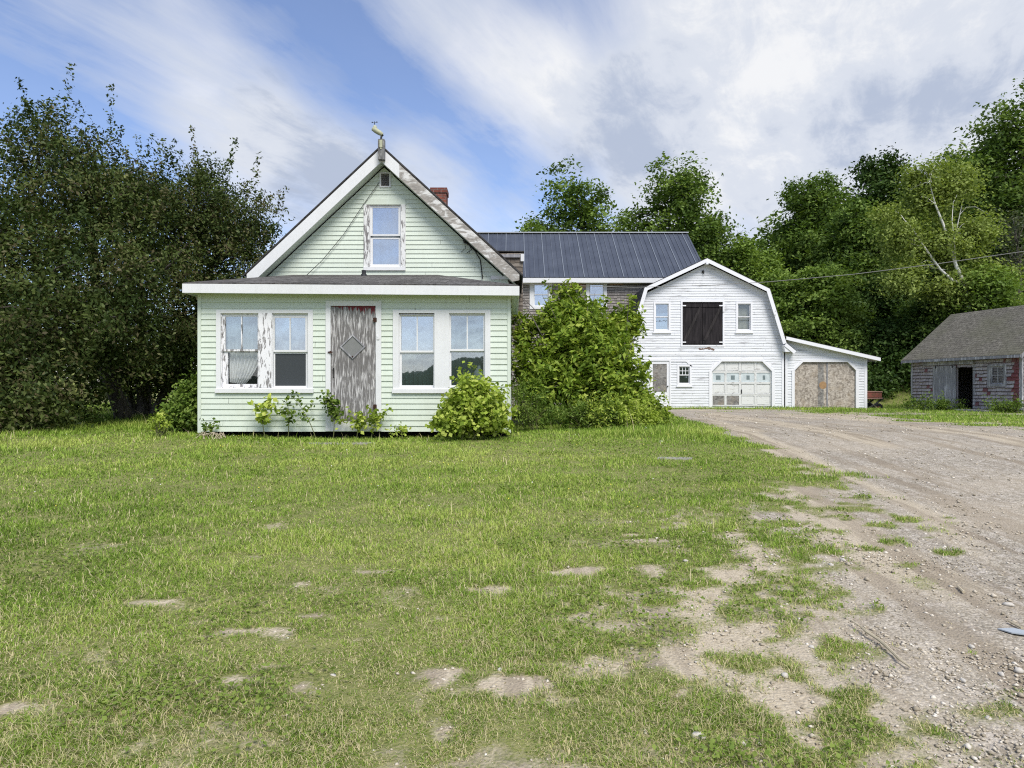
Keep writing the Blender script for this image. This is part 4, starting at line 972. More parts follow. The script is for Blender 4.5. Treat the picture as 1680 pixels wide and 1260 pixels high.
# openings along the wall measured from the photo through the frame
def along(u):
    k = (u - UC) / FP; return (k * S0.y - S0.x) / (dirn.x - k * dirn.y)
def zat(u, v):
    s = along(u); return vz(v, (S0 + dirn * s).y)
dr = (along(1570), along(1597), sz0, zat(1585, 600)); wn = (along(1626), along(1648), zat(1637, 630), zat(1637, 601))
def stone(s, z):
    top = z > sez - .38; edge = s > 4.5
    q = float(fbm(np.array([s * .8]), np.array([z * 3.0]), 7)[0])
    if (top and q + random.gauss(0, .12) > .40) or (edge and q > .46) or random.random() < .05: return random.uniform(.86, 1)
    return random.uniform(.30, .78)
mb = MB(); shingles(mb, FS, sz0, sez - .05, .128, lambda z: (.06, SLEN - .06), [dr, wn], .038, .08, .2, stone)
for a, b, z0_, z1_ in ((0, dr[0], sz0, sez), (dr[1], wn[0], sz0, sez), (wn[1], SLEN, sz0, sez), (dr[0], dr[1], dr[3], sez), (wn[0], wn[1], sz0, wn[2]), (wn[0], wn[1], wn[3], sez)): frbox(mb, FS, a, b, z0_, z1_, -.06, -.005)
def gable(s0):
    F = FS; a = F(s0, sz0, 0); mb.prism([F(s0, sz0, -.0), F(s0, sz0, -swid), F(s0, sez, -swid), F(s0, sez + rise - .04, -swid / 2), F(s0, sez, 0)], dirn * .04)
gable(.0); gable(SLEN - .04); frbox(mb, FS, 0, SLEN, sz0, sez, -swid, -swid + .04)
Fnear = Fr(FS(SLEN, 0, 0), inn, dirn)
def nlim(z):
    if z < sez: return (.05, swid - .05)
    h = swid / 2 * (1 - (z - sez) / rise); return (swid / 2 - h, swid / 2 + h)
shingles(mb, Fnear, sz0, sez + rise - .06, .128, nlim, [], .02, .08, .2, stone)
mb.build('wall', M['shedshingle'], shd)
mb = MB(); frbox(mb, FS, .06, SLEN - .06, sz0 - .001, sz0 + .03, -swid + .06, -.08); mb.build('floor_boards', M['dark'], shd)
for a_, b_ in ((-.02, .09), (SLEN - .09, SLEN + .02)):
    mb = MB(); frbox(mb, FS, a_, b_, sz0 - .03, sez - .06, -.03, .03); mb.build('corner_board', M['greywood'], shd)
mb = MB(); ov, oe = .22, .30; sp = rise / (swid / 2)
for sgn in (0, 1):
    d0 = oe if sgn == 0 else -swid - oe
    p = [FS(-ov, sez - oe * sp, d0), FS(SLEN + ov, sez - oe * sp, d0), FS(SLEN + ov, sez + rise, -swid / 2), FS(-ov, sez + rise, -swid / 2)]
    roofpoly(mb, p, .04, dirn)
mb.build('roof', M['roofshed'], shd)
mb = MB(); z = sez - oe * sp; mb.obox(FS(-ov, z - .08, oe + .002), dirn * (SLEN + 2 * ov), FS.n * .025, Vector((0, 0, .10))); mb.obox(FS(0, z - .02, .0), dirn * SLEN, FS.n * (oe), Vector((0, 0, .02)))
for s in (-ov - .02, SLEN + ov):
    mb.prism([FS(s, z + .02, oe), FS(s, sez + rise + .03, -swid / 2), FS(s, sez + rise - .11, -swid / 2), FS(s, z - .12, oe)], dirn * .022)
    mb.prism([FS(s, z + .02, -swid - oe), FS(s, sez + rise + .03, -swid / 2), FS(s, sez + rise - .11, -swid / 2), FS(s, z - .12, -swid - oe)], dirn * .0215)
mb.build('eave_trim', M['greywood'], shd)
d0_, d1_ = along(1532.5), along(1570.5)
mb = MB(); nb_ = 4
for i in range(nb_): frbox(mb, FS, d0_ + (d1_ - d0_) * i / nb_ + .003, d0_ + (d1_ - d0_) * (i + 1) / nb_ - .003, sz0 - .03 + .015 * (i % 2), dr[3] + .02, .045, .07 + .003 * (i % 2))
o = mb.build('sliding_door', M['greywood'], shd)
mb = MB(); frbox(mb, FS, d0_ - .45, along(1599.5), dr[3] + .06, dr[3] + .20, .03, .10); mb.build('door_track', M['greywood'], shd)
for s in (d0_ + .15, d1_ - .15):
    mb = MB(); frbox(mb, FS, s - .025, s + .025, dr[3] - .06, dr[3] + .055, .0745, .085); mb.build('hanger', M['iron'], o)
mb = MB(); frbox(mb, FS, dr[1], dr[1] + .10, sz0, dr[3] + .02, -.02, .032); mb.build('door_jamb', M['greywood'], shd)
mb = MB(); ring(mb, FS, (wn[0] - .12, wn[1] + .10, wn[2] - .09, wn[3] + .07), wn, -.05, .045); mb.build('window_casing', M['greywood'], shd)
mb = MB(); ring(mb, FS, wn, (wn[0] + .04, wn[1] - .04, wn[2] + .04, wn[3] - .04), -.04, .0)
cxx = (wn[0] + wn[1]) / 2; czz = (wn[2] + wn[3]) / 2; frbox(mb, FS, cxx - .015, cxx + .015, wn[2] + .04, wn[3] - .04, -.035, -.005); frbox(mb, FS, wn[0] + .04, wn[1] - .04, czz - .014, czz + .014, -.034, -.006)
w = mb.build('window', M['greywood'], shd); mb = MB(); frbox(mb, FS, wn[0] + .03, wn[1] - .03, wn[2] + .03, wn[3] - .03, -.03, -.024); mb.build('pane', _glass('dark_shed_glass', (.25, .27, .27), .06), w)
for s in (.1, 1.6, 3.0, 3.9, 4.65):
    mb = MB(); p = FS(s, 0, -.12); p.z = float(gz(p.x, p.y)); mb.lathe([(0, -.1), (.13, -.08), (.15, 0), (.12, sz0 - p.z - .0), (0, sz0 - p.z)], p, 9); mb.build('footing_stone', M['stone'], shd)
x, y = ground_at(1612, 676); mb = MB(); p = FS(along(1590), 0, .35); z = float(gz(p.x, p.y)); mb.obox(p + Vector((0, 0, z)), dirn * 1.3, FS.n * .35, Vector((0, 0, .07))); props(mb.build('plank', M['greywood'], None, p), 'grey plank lying on the ground below the shed doorway', 'plank')

# ------------------------------------------------------------------ overhead wire
def sag(a, b, s, n=16):
    return [a.lerp(b, i / n) - Vector((0, 0, s * 4 * (i / n) * (1 - i / n))) for i in range(n + 1)]
pts = [P(858, 466, 24), P(950, 469, 24), P(1040, 471.5, 24), P(1165, 468, 23.5), P(1260, 462.5, 23), P(1400, 450, 22), P(1540, 432.5, 21), P(1690, 411, 20), P(1850, 385, 19)]
mb = MB(); mb.tube(pts, .010, 6); props(mb.build('overhead_wire', M['wire'], None, pts[0]), 'thin grey overhead wire sagging across the barn front to the right', 'wire')

# ------------------------------------------------------------------ foliage
def leaf_mesh(name, C, N, L, tone, aspect=.55, g=rng, droop=.0):
    n = len(C); t = g.normal(size=(n, 3)); t[:, 2] -= droop if not np.isscalar(droop) or droop else .35
    N = N / np.linalg.norm(N, axis=1)[:, None]
    t -= (t * N).sum(1)[:, None] * N; t /= np.linalg.norm(t, axis=1)[:, None] + 1e-9
    b = np.cross(N, t); L = L[:, None]
    V = np.stack([C - t * L * .5, C + b * L * aspect * .5 - t * L * .08, C + t * L * .5 - N * L * .12, C - b * L * aspect * .5 - t * L * .08], 1).reshape(-1, 3)
    F = np.arange(4 * n).reshape(n, 4)
    return np_mesh(name, V, [F], {'tone': tone})
def make_crown(lobes, ncl, per, rc, leaf, seed, flat=.5, shell=.4, up=.7, zmin=None, tone_c=.5, sprig=0, aspect=.6, tonefn=None):
    g = np.random.default_rng(seed); lobes = np.array(lobes, float)
    wgt = (lobes[:, 3] * lobes[:, 4] * lobes[:, 5]) ** (2 / 3); wgt /= wgt.sum()
    li = g.choice(len(lobes), ncl, p=wgt); d = g.normal(size=(ncl, 3)); d /= np.linalg.norm(d, axis=1)[:, None]
    r = g.random(ncl) ** shell
    cc = lobes[li, :3] + d * lobes[li, 3:6] * r[:, None]
    if zmin is not None: cc[:, 2] = np.maximum(cc[:, 2], zmin + g.random(ncl) * .3)
    tc = g.random(ncl)
    ci = np.repeat(np.arange(ncl), per); n = len(ci)
    sc = rc * (.6 + .8 * g.random(ncl))
    off = g.normal(size=(n, 3)) * .5; off *= sc[ci][:, None]; off[:, 2] *= flat
    off[:, 2] -= .35 * (np.hypot(off[:, 0], off[:, 1]) ** 2) / sc[ci]            # pads droop at the rim
    C = cc[ci] + off
    if sprig:                                                                     # upright shoots
        m = g.random(ncl) < sprig; mi = m[ci]; k = g.random(n)
        C[mi] = cc[ci][mi] + np.stack([g.normal(size=mi.sum()) * .05, g.normal(size=mi.sum()) * .05, k[mi] * sc[ci][mi] * 1.6], 1) + d[ci][mi] * (k[mi] * sc[ci][mi])[:, None]
    N = g.normal(size=(n, 3)) * .55; N[:, 2] += up; N += d[ci] * .4
    L = leaf * (.65 + .7 * g.random(n))
    tone = np.clip(tone_c * tc[ci] + (1 - tone_c) * g.random(n), 0, 1)
    if tonefn is not None: tone = np.clip(tonefn(C, tone, g), 0, 1)
    return leaf_mesh('crown', C, N, L, tone, aspect, g), cc
def bend(a, b, g, k=.12, n=5):
    a = Vector(a); b = Vector(b); L = (b - a).length; pts = []
    o = Vector(g.normal(size=3)) * L * k
    for i in range(n + 1):
        t = i / n; p = a.lerp(b, t) + o * math.sin(math.pi * t) + Vector((0, 0, L * .10 * math.sin(math.pi * t))); pts.append(p)
    return pts
def make_trunk(H, r0, cc, nb, seed, stems=None, spread=.25):
    g = np.random.default_rng(seed + 500); mb = MB()
    stems = stems or [((0, 0, -.3), (0, 0, H), r0)]
    paths = []
    for a, b, r in stems:
        p = bend(a, b, g, .05, 8); paths.append((p, r)); mb.tube(p, [r * (1 - .85 * (i / 8)) * (1.25 if i == 0 else 1) for i in range(9)], 9)
    idx = g.choice(len(cc), min(nb, len(cc)), replace=False)
    for i in idx:
        tgt = Vector(cc[i]); best = None
        for p, r in paths:
            for k in range(2, 9):
                if p[k].z < tgt.z - .1:
                    dd = (p[k] - tgt).length + max(0, 1.0 - (tgt.z - p[k].z)) * 1.0
                    if best is None or dd < best[0]: best = (dd, p[k], r * (1 - .85 * k / 8))
        if best is None: continue
        pts = bend(best[1], tgt, g, .08, 4); rr = min(best[2] * .6, .012 + .018 * best[0]); mb.tube(pts, [rr * (1 - .8 * k / 4) + .003 for k in range(5)], 5, cap=False)
    return mb
def plant(name, loc, label, cat, crown_me, trunk_mb, leafm, barkm, group=None, stem_name='trunk', crown_name='crown', rot=0, scale=1):
    t = thing(name, loc, label, cat, group)
    if trunk_mb is not None:
        save = ORG[t]; ORG[t] = Vector((0, 0, 0)); trunk_mb.build(stem_name, barkm, t, smooth=True); ORG[t] = save
    o = bpy.data.objects.new(crown_name, crown_me); col.objects.link(o); o.parent = t
    if not crown_me.materials: crown_me.materials.append(leafm)
    t.rotation_euler = (0, 0, rot); t.scale = (scale,) * 3
    return t
def base(x, y): return (x, y, float(gz(x, y)))

# the two dark crabapples on the left
def crabtone(C, tone, g):
    return tone
cA = base(ux(205, 17.0), 17.0); cB = base(ux(238, 18.6), 18.6)
def rel(u, v, Y, r, o): 
    p = P(u, v, Y); return (p.x - o[0], p.y - o[1], p.z - o[2], *r)
lob = [rel(50, 325, 15.5, (2.0, 1.9, 1.5), cA), rel(95, 240, 15.8, (1.1, 1.2, .95), cA), rel(180, 320, 15.6, (1.3, 1.5, 1.1), cA), rel(-60, 400, 14.5, (2.2, 2.0, 2.0), cA), rel(60, 480, 13.6, (2.3, 1.6, 1.7), cA), rel(200, 430, 15.0, (1.6, 1.5, 1.5), cA),
       rel(150, 560, 14.4, (1.5, 1.2, 1.0), cA), rel(10, 620, 13.0, (1.7, 1.2, 1.0), cA), rel(-80, 600, 13.0, (1.8, 1.6, 1.6), cA), rel(90, 640, 14.2, (.9, .9, .6), cA), rel(210, 330, 16.3, (1.1, 1.2, 1.3), cA), rel(30, 690, 13.0, (1.1, .8, .45), cA)]
me, cc = make_crown(lob, 1250, 92, .42, .085, 11, .75, .45, .35, None, .72, .09, .5)
tr = make_trunk(4.0, .14, cc, 170, 11, [((.1, 0, -.3), (-1.5, -1.2, 5.6), .15), ((-.05, .1, -.3), (-.6, -.6, 6.4), .16), ((.15, .1, -.2), (-2.8, -2.0, 3.8), .10)])
plant('crabapple_tree', cA, 'dark crabapple tree at the left edge of the photo, the taller and nearer one', 'tree', me, tr, M['lf_crab'], M['bark'])
lob = [rel(330, 345, 18.0, (1.5, 1.5, 1.0), cB), rel(400, 370, 18.3, (1.1, 1.2, .9), cB), rel(280, 420, 17.8, (1.6, 1.5, 1.5), cB), rel(370, 450, 18.0, (1.5, 1.3, 1.1), cB), rel(260, 540, 17.3, (1.5, 1.2, 1.2), cB), rel(320, 540, 18.2, (1.2, 1.2, 1.1), cB), rel(335, 295, 18, (.6, .6, .6), cB), rel(250, 330, 18, (1.0, 1, .7), cB), rel(300, 610, 18.4, (.9, .9, .7), cB), rel(215, 600, 18.0, (1.0, 1.0, .8), cB)]
me, cc = make_crown(lob, 800, 90, .42, .085, 12, .75, .45, .35, None, .72, .10, .5)
tr = make_trunk(4.0, .15, cc, 130, 12, [((0, 0, -.3), (-.2, .1, 4.8), .20), ((.1, 0, -.3), (1.9, .1, 5.0), .14), ((-.15, 0, -.2), (-1.0, -.3, 3.4), .10)])
plant('crabapple_tree', cB, 'dark crabapple tree reaching to the left slope of the farmhouse gable', 'tree', me, tr, M['lf_crab'], M['bark'])
# more dark growth behind them
cC = base(-15.5, 22); me, cc = make_crown([(0, 0, 2.6, 3.2, 2.4, 2.4), (3.2, .5, 1.9, 2.4, 2, 1.8), (-2.5, 0, 3.2, 2.5, 2.2, 2.6), (5.8, 1.0, 1.2, 1.6, 1.6, 1.1)], 620, 60, .5, .13, 13, .7, .5, .5, .1)
plant('dark_thicket', cC, 'dark thicket filling the gap behind the crabapple trunks', 'bush', me, make_trunk(2.5, .06, cc, 40, 13, [((0, 0, -.2), (0, 0, 3), .06), ((3, 0, -.2), (3.2, .3, 2.4), .05), ((-2, 0, -.2), (-2.3, 0, 3.6), .06)]), M['lf_dark'], M['bark'])

# the big shrub beside the porch
sB = base(1.9, 15.6)
lob = [rel(928, 530, 15.8, (.72, .7, .55), sB), rel(935, 492, 15.9, (.36, .4, .42), sB), rel(960, 520, 15.9, (.45, .5, .4), sB), rel(960, 580, 15.2, (1.0, .9, .75), sB), rel(880, 600, 15.2, (.6, .6, .7), sB), rel(1010, 550, 15.8, (.45, .5, .55), sB),
       rel(1000, 620, 14.9, (.85, .8, .6), sB), rel(905, 640, 14.8, (.75, .6, .4), sB), rel(1030, 655, 15.0, (.5, .6, .4), sB), rel(950, 540, 15.3, (.8, .6, .5), sB), rel(860, 545, 15.8, (.3, .4, .5), sB), rel(1030, 525, 16.0, (.35, .4, .35), sB), rel(965, 660, 14.9, (.6, .5, .35), sB)]
me, cc = make_crown(lob, 1000, 34, .22, .14, 21, .7, .45, .75, None, .4, .10, .42)
g_ = np.random.default_rng(5)
stems = [((g_.normal() * .35, g_.normal() * .2, -.1), (g_.normal() * .9, g_.normal() * .4 - .2, 2.6 + g_.random() * .5), .028) for _ in range(14)]
tr = make_trunk(3, .03, cc, 130, 21, stems)
plant('large_shrub', sB, 'large leafy green shrub between the porch corner and the barn', 'shrub', me, tr, M['lf_lilac'], M['bark'], stem_name='stems', crown_name='foliage')
# lower growth at the shrub's foot
def bushy(name, u, v, Y, lobes, ncl, per, rc, leaf, seed, mat, label, cat='bush', flat=.8, sprig=.1, asp=.6, stems=8, stem_h=.6, up=.5, group=None):
    o = base(ux(u, Y), Y); me, cc = make_crown(lobes, ncl, per, rc, leaf, seed, flat, .5, up, .04, .4, sprig, asp)
    g = np.random.default_rng(seed); sp = max(abs(l[0]) + l[3] for l in lobes) * .5
    st = [((g.normal() * sp * .3, g.normal() * .1, -.05), (g.normal() * sp * .8, g.normal() * .15, stem_h * (.7 + .5 * g.random())), .008 + .004 * g.random()) for _ in range(stems)]
    return plant(name, o, label, cat, me, make_trunk(stem_h, .01, cc, 26, seed, st), mat, M['stem'], group, 'stems', 'foliage')
bushy('weed_clump', 1030, 700, 13.6, [(0, 0, .25, .5, .35, .25), (.3, .1, .2, .36, .3, .2), (-.5, .1, .32, .5, .35, .32)], 230, 26, .14, .075, 31, M['lf_bright'], 'dense green weeds at the right foot of the large shrub', 'weeds', .9, .3, .35)
bushy('leafy_sapling', 1050, 660, 15.0, [(0, 0, .42, .38, .4, .28), (.28, 0, .25, .32, .3, .2), (-.42, 0, .72, .42, .4, .36)], 200, 26, .16, .10, 32, M['lf_lilac'], 'low leafy sapling at the edge of the driveway beside the large shrub', 'shrub', .8, .1, .42)
bushy('fern_clump', 868, 695, 13.4, [(0, 0, .45, .32, .3, .45), (.35, 0, .3, .3, .3, .3), (-.2, .2, .7, .2, .2, .3)], 150, 26, .13, .06, 33, M['lf_weed'], 'upright feathery weeds between the porch corner and the large shrub', 'weeds', 1.0, .5, .3)
bushy('weed_clump', 955, 700, 13.7, [(0, 0, .28, .55, .3, .28), (.5, 0, .22, .4, .3, .22)], 170, 24, .13, .07, 34, M['lf_weed'], 'low weeds under the stems of the large shrub', 'weeds', 1.0, .3, .35)
# round bush before the right windows
bushy('round_bush', 772, 715, 11.62, [(0, 0, .42, .58, .45, .42), (-.30, -.05, .28, .38, .35, .28), (.36, 0, .33, .36, .35, .32), (.06, 0, .82, .28, .28, .24), (.30, .05, .62, .22, .2, .2), (-.05, -.1, .55, .42, .35, .3)], 360, 22, .12, .076, 35, M['lf_bright'], 'round bright green bush in front of the right porch windows', 'bush', .8, .34, .85, 10, .7, .45)
bushy('corner_shrub', 302, 712, 12.75, [(0, 0, .42, .36, .4, .40), (.12, .2, .75, .26, .3, .3), (-.2, 0, .25, .3, .3, .22), (.15, -.1, .3, .3, .3, .25)], 230, 24, .14, .07, 36, M['lf_weed'], 'leafy green shrub crowding the left corner of the porch', 'bush', .8, .12, .6, 8, .7)
bushy('leafy_weed', 265, 727, 11.9, [(0, 0, .12, .16, .12, .10)], 26, 16, .07, .06, 37, M['lf_bright'], 'small bright weed in the lawn left of the porch corner', 'weed', .8, .2, .6, 4, .14)
# sparse plants against the porch wall
def sprout(u, vt, vb, lean, leafm, leaf, n, seed, label, name='wall_plant', branches=5, width=.12):
    Y = YP - .16 - .05 * (seed % 3); o = base(ux(u, Y), Y); H = vz(vt, Y) - o[2]; n = int(n * 1.7); leaf *= 1.3; g = np.random.default_rng(seed); mb = MB(); C = []
    main = bend((0, 0, -.03), (lean, 0, H), g, .06, 6); mb.tube(main, [.009 - .001 * i for i in range(7)], 5)
    ends = []
    for k in range(branches):
        q = main[min(6, 3 + k % 4)]; e = q + Vector((g.normal() * width, g.normal() * .05, .03 + g.random() * .14)); p = bend(q, e, g, .1, 3); mb.tube(p, .0035, 4, cap=False); ends += p[1:]
    ends += main[3:]
    ci = g.integers(0, len(ends), n); C = np.array([list(ends[i]) for i in ci]) + g.normal(size=(n, 3)) * np.array([.05, .035, .045])
    N = g.normal(size=(n, 3)) * .6; N[:, 2] += .6; N[:, 1] -= .5
    me = leaf_mesh('leaves', C, N, leaf * (.7 + .6 * g.random(n)), g.random(n), .75, g)
    t = thing(name, o, label, 'plant'); sv = ORG[t]; ORG[t] = Vector((0, 0, 0)); mb.build('stem', M['stem'], t); ORG[t] = sv
    ob = bpy.data.objects.new('leaves', me); col.objects.link(ob); ob.parent = t; me.materials.append(leafm)
sprout(436, 664, 712, -.03, M['lf_bright'], .075, 80, 41, 'yellow-green sapling under the left porch windows')
sprout(473, 674, 714, .02, M['lf_weed'], .06, 46, 42, 'short dark-leaved sprout second from the left along the porch wall')
sprout(520, 660, 712, -.35, M['lf_weed'], .05, 46, 43, 'thin stem arching left in front of the porch wall', branches=4)
sprout(546, 662, 716, -.08, M['lf_weed'], .055, 150, 44, 'dark climbing weed against the left side of the door', branches=9)
sprout(585, 690, 718, .08, M['lf_bright'], .06, 90, 45, 'bright trailing weed in front of the foot of the door', branches=8, width=.2)
sprout(608, 682, 718, .12, M['lf_bright'], .06, 70, 46, 'bright leafy shoot at the right foot of the door', branches=7)
sprout(660, 708, 722, .0, M['lf_bright'], .05, 36, 47, 'tiny bright weed under the porch wall right of the door', branches=4)
sprout(330, 700, 716, .1, M['lf_weed'], .05, 36, 48, 'small weed climbing the bottom left corner of the porch', branches=4)
# dry stalks beside the porch corner
mb = MB(); x, y = ground_at(352, 722); z = float(gz(x, y))
for k in range(16):
    a = random.uniform(-.6, .3); L = random.uniform(.3, .8); sx = random.gauss(0, .12); mb.tube([(x + sx, y + random.gauss(0, .08), z + .02), (x + sx + a * .4 * L, y, z + .10 + .05 * random.random()), (x + sx + a * L, y - .15 * random.random(), z + random.uniform(.02, .10))], .005, 4)
props(mb.build('dry_stalks', M['straw'], None, (x, y, z)), 'heap of dry bent stalks at the left corner of the porch', 'stalks')

# ---- trees behind
def deciduous(seed, H, W, ncl, per, leaf, rc, lowf=.25, lean=0, n_l=9, flat=.5, shell=.42):
    g = np.random.default_rng(seed); L = []
    for k in range(n_l):
        t = (k + .5) / n_l; z = H * (lowf + (1 - lowf) * t * .9); rad = W / 2 * (math.sin(math.pi * min(1, .22 + .72 * t)) ** .7)
        a = k * 2.4 + g.random(); q = rad * .55
        L.append((math.cos(a) * q + lean * t, math.sin(a) * q, z, rad * .55 * (.8 + .4 * g.random()), rad * .55 * (.8 + .4 * g.random()), H * .12 * (.8 + .5 * g.random())))
    L.append((lean, 0, H * .86, W * .26, W * .26, H * .10)); L.append((lean * .5, 0, H * .6, W * .26, W * .26, H * .22))
    me, cc = make_crown(L, ncl, per, rc, leaf, seed, flat, shell, .8, None, .68, 0, .6)
    return me, make_trunk(H * .92, .018 * H, cc, 60, seed, [((0, 0, -.4), (lean, 0, H * .9), .018 * H)])
def tree(name, u, vt, Y, Wpx, seed, mat, label, ncl=260, per=64, lowf=.25, leaf=.26, rc=.95, n_l=9, group=None, bark='bark', shell=.42, flat=.5):
    o = base(ux(u, Y), Y); H = vz(vt, Y) - o[2]; W = Wpx / FP * Y
    me, tr = deciduous(seed, H, W, int(ncl * 1.3), per, leaf * 1.05, rc, lowf, 0, n_l, flat, shell)
    return plant(name, o, label, 'tree', me, tr, M[mat], M[bark], group)
tree('maple_tree', 945, 272, 52, 185, 101, 'lf_maple', 'tall maple behind the metal roof, left of the pair', 240, 64, .35, .26, .95, 10)
tree('maple_tree', 1112, 256, 52, 190, 102, 'lf_maple', 'tall maple behind the metal roof ridge end, right of the pair', 250, 64, .30, .26, .95, 11)
tree('small_tree', 872, 345, 50, 90, 103, 'lf_mid', 'low bushy tree peeking over the metal roof near the farmhouse', 120, 60, .3, .24, .8)
tree('small_tree', 1165, 345, 47, 75, 104, 'lf_maple', 'slender tree just right of the metal roof end', 120, 60, .25, .22, .8)
tree('small_tree', 1215, 385, 46, 105, 105, 'lf_mid', 'rounded tree above the barn ridge', 170, 60, .15, .22, .85)
tree('maple_tree', 1335, 276, 52, 165, 106, 'lf_maple', 'broad maple on the slope behind the lean-to, topmost crown left of the birch', 300, 64, .2, .25, 1.0, 11)
tree('maple_tree', 1440, 244, 60, 150, 107, 'lf_dark', 'dark tall maple rising behind the birch crown', 280, 60, .2, .28, 1.1, 11)
tree('maple_tree', 1405, 320, 46, 150, 108, 'lf_maple', 'full green maple between the birch and the broad maple', 280, 64, .12, .23, .95, 10)
tree('maple_tree', 1662, 150, 45, 250, 109, 'lf_maple', 'towering maple at the right edge above the shed', 480, 64, .12, .24, 1.05, 13)
tree('maple_tree', 1585, 235, 54, 150, 110, 'lf_maple', 'maple standing between the birch top and the towering edge maple', 280, 60, .15, .26, 1.0, 10)
tree('young_maple', 1352, 430, 39, 165, 111, 'lf_mid', 'young light green maple close behind the lean-to roof', 300, 66, .08, .19, .8, 10, flat=.35)
tree('young_maple', 1275, 440, 41, 110, 112, 'lf_mid', 'light green sapling above the right slope of the barn', 190, 60, .1, .2, .8)
tree('small_tree', 1250, 405, 47, 90, 113, 'lf_mid', 'bushy tree on the slope beyond the right shoulder of the barn', 150, 60, .15, .22, .85)
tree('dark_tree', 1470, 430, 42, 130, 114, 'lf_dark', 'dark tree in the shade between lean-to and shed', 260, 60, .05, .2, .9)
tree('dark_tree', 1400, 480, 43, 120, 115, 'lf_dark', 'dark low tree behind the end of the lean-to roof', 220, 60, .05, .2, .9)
tree('leafy_tree', 1612, 425, 34, 170, 116, 'lf_mid', 'leafy tree rising directly behind the shed roof', 300, 66, .05, .17, .75)
tree('thin_tree', 1662, 330, 37, 120, 117, 'lf_grey', 'thin grey half-bare tree behind the shed ridge at the right edge', 90, 40, .3, .14, .7)
tree('leafy_tree', 1535, 470, 37, 120, 118, 'lf_maple', 'dark green undergrowth tree below the birch, left of the shed roof', 240, 62, .05, .18, .8)
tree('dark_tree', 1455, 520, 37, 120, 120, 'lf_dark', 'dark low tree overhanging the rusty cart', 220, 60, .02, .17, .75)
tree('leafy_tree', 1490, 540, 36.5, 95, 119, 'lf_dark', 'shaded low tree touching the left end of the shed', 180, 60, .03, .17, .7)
# birch with a forked leaning white trunk
Yb = 34.5; bo = base(ux(1590, Yb), Yb)
def rb(u, v, dy=0): p = P(u, v, Yb); return (p.x - bo[0], dy, p.z - bo[2])
lob = [rel(1520, 320, Yb, (1.3, 1.2, 1.3), bo), rel(1565, 305, Yb, (1.2, 1.2, 1.1), bo), rel(1475, 385, Yb, (1.1, 1.1, 1.1), bo), rel(1545, 400, Yb, (1.5, 1.3, 1.3), bo), rel(1600, 380, Yb, (1.0, 1.2, 1.3), bo), rel(1480, 450, Yb, (1.2, 1.2, .9), bo), rel(1560, 470, Yb, (1.6, 1.2, .9), bo), rel(1620, 460, Yb, (1.3, 1.2, 1.0), bo), rel(1500, 290, Yb, (.8, .8, .6), bo), rel(1540, 275, Yb, (.6, .6, .5), bo), rel(1450, 350, Yb, (.6, .7, .6), bo)]
me, cc = make_crown(lob, 640, 60, .6, .15, 131, .75, .6, .6, None, .4, .05, .6)
mb = MB()
s1 = [rb(1592, 560), rb(1583, 505), rb(1570, 470), rb(1556, 440), rb(1546, 405), rb(1535, 372), rb(1522, 340), rb(1513, 305)]
s2 = [rb(1570, 470), rb(1550, 463), rb(1530, 445), rb(1505, 410), rb(1487, 382), rb(1472, 365)]
s3 = [rb(1552, 430, -.2), rb(1549, 400, -.3), rb(1543, 370, -.4), rb(1545, 340, -.4)]
s4 = [rb(1548, 412, .2), rb(1560, 385, .2), rb(1568, 355, .3), rb(1575, 325, .3)]
fw = lambda L, d: [(a_, b_ - d * min(1, i_ / 2), c_) for i_, (a_, b_, c_) in enumerate(L)]
s1 = fw(s1, .6); s2 = [(a_, b_ - .6, c_) for a_, b_, c_ in s2]; s3 = [(a_, b_ - .5, c_) for a_, b_, c_ in s3]; s4 = [(a_, b_ - .6, c_) for a_, b_, c_ in s4]
mb.tube([(.2, 0, -.3)] + s1, [.14, .13, .115, .10, .085, .07, .055, .04, .02], 8); mb.tube(s2, [.07, .065, .055, .046, .034, .015], 8); mb.tube(s3, [.03, .026, .02, .01], 6); mb.tube(s4, [.03, .026, .02, .01], 6)
g_ = np.random.default_rng(3)
for i in g_.choice(len(cc), 60, replace=False):
    al = s1[3:] + s2[2:] + s3[1:] + s4[1:]; tgt = Vector(cc[i]); q = min((Vector(a) for a in al if a[2] < tgt.z + .3), key=lambda a: (a - tgt).length, default=None)
    if q is not None: mb.tube(bend(q, tgt, g_, .1, 3), [.022, .015, .010, .004], 5, cap=False)
plant('birch_tree', bo, 'pale green birch with forked white trunk leaning left behind the shed', 'tree', me, mb, M['lf_birch'], M['birchbark'])
# the wood that fills the hillside behind all of these
lobs = []; g_ = np.random.default_rng(77)
for k in range(120):
    y = g_.uniform(52, 92); x = g_.uniform(.12, .95) * y * .95 + 2
    gzv = float(gz(x, y)); h = 7 + g_.random() * 4
    top = np.interp(x / y * FP + UC, [900, 1100, 1200, 1260, 1330, 1480, 1560, 1680, 1800], [350, 370, 392, 380, 320, 290, 270, 200, 170]) + 18
    ztop = E + (VH - top) / FP * y
    h = min(h, ztop - gzv)
    if h < 2.5: continue
    for q in range(4): lobs.append((x + g_.normal() * 1.6, y + g_.normal() * 1.6, gzv + h * (.25 + .2 * q), 2.4 * (1 - .12 * q), 2.4 * (1 - .12 * q), h * .2))
me, _ = make_crown(lobs, 3000, 34, 1.5, .42, 140, .5, .5, .8, None, .7, 0, .6)
me.name = 'forest'; props(link('forest', me, M['lf_maple']), 'dense green wood covering the hillside behind the single trees', 'wood', None, 'stuff')
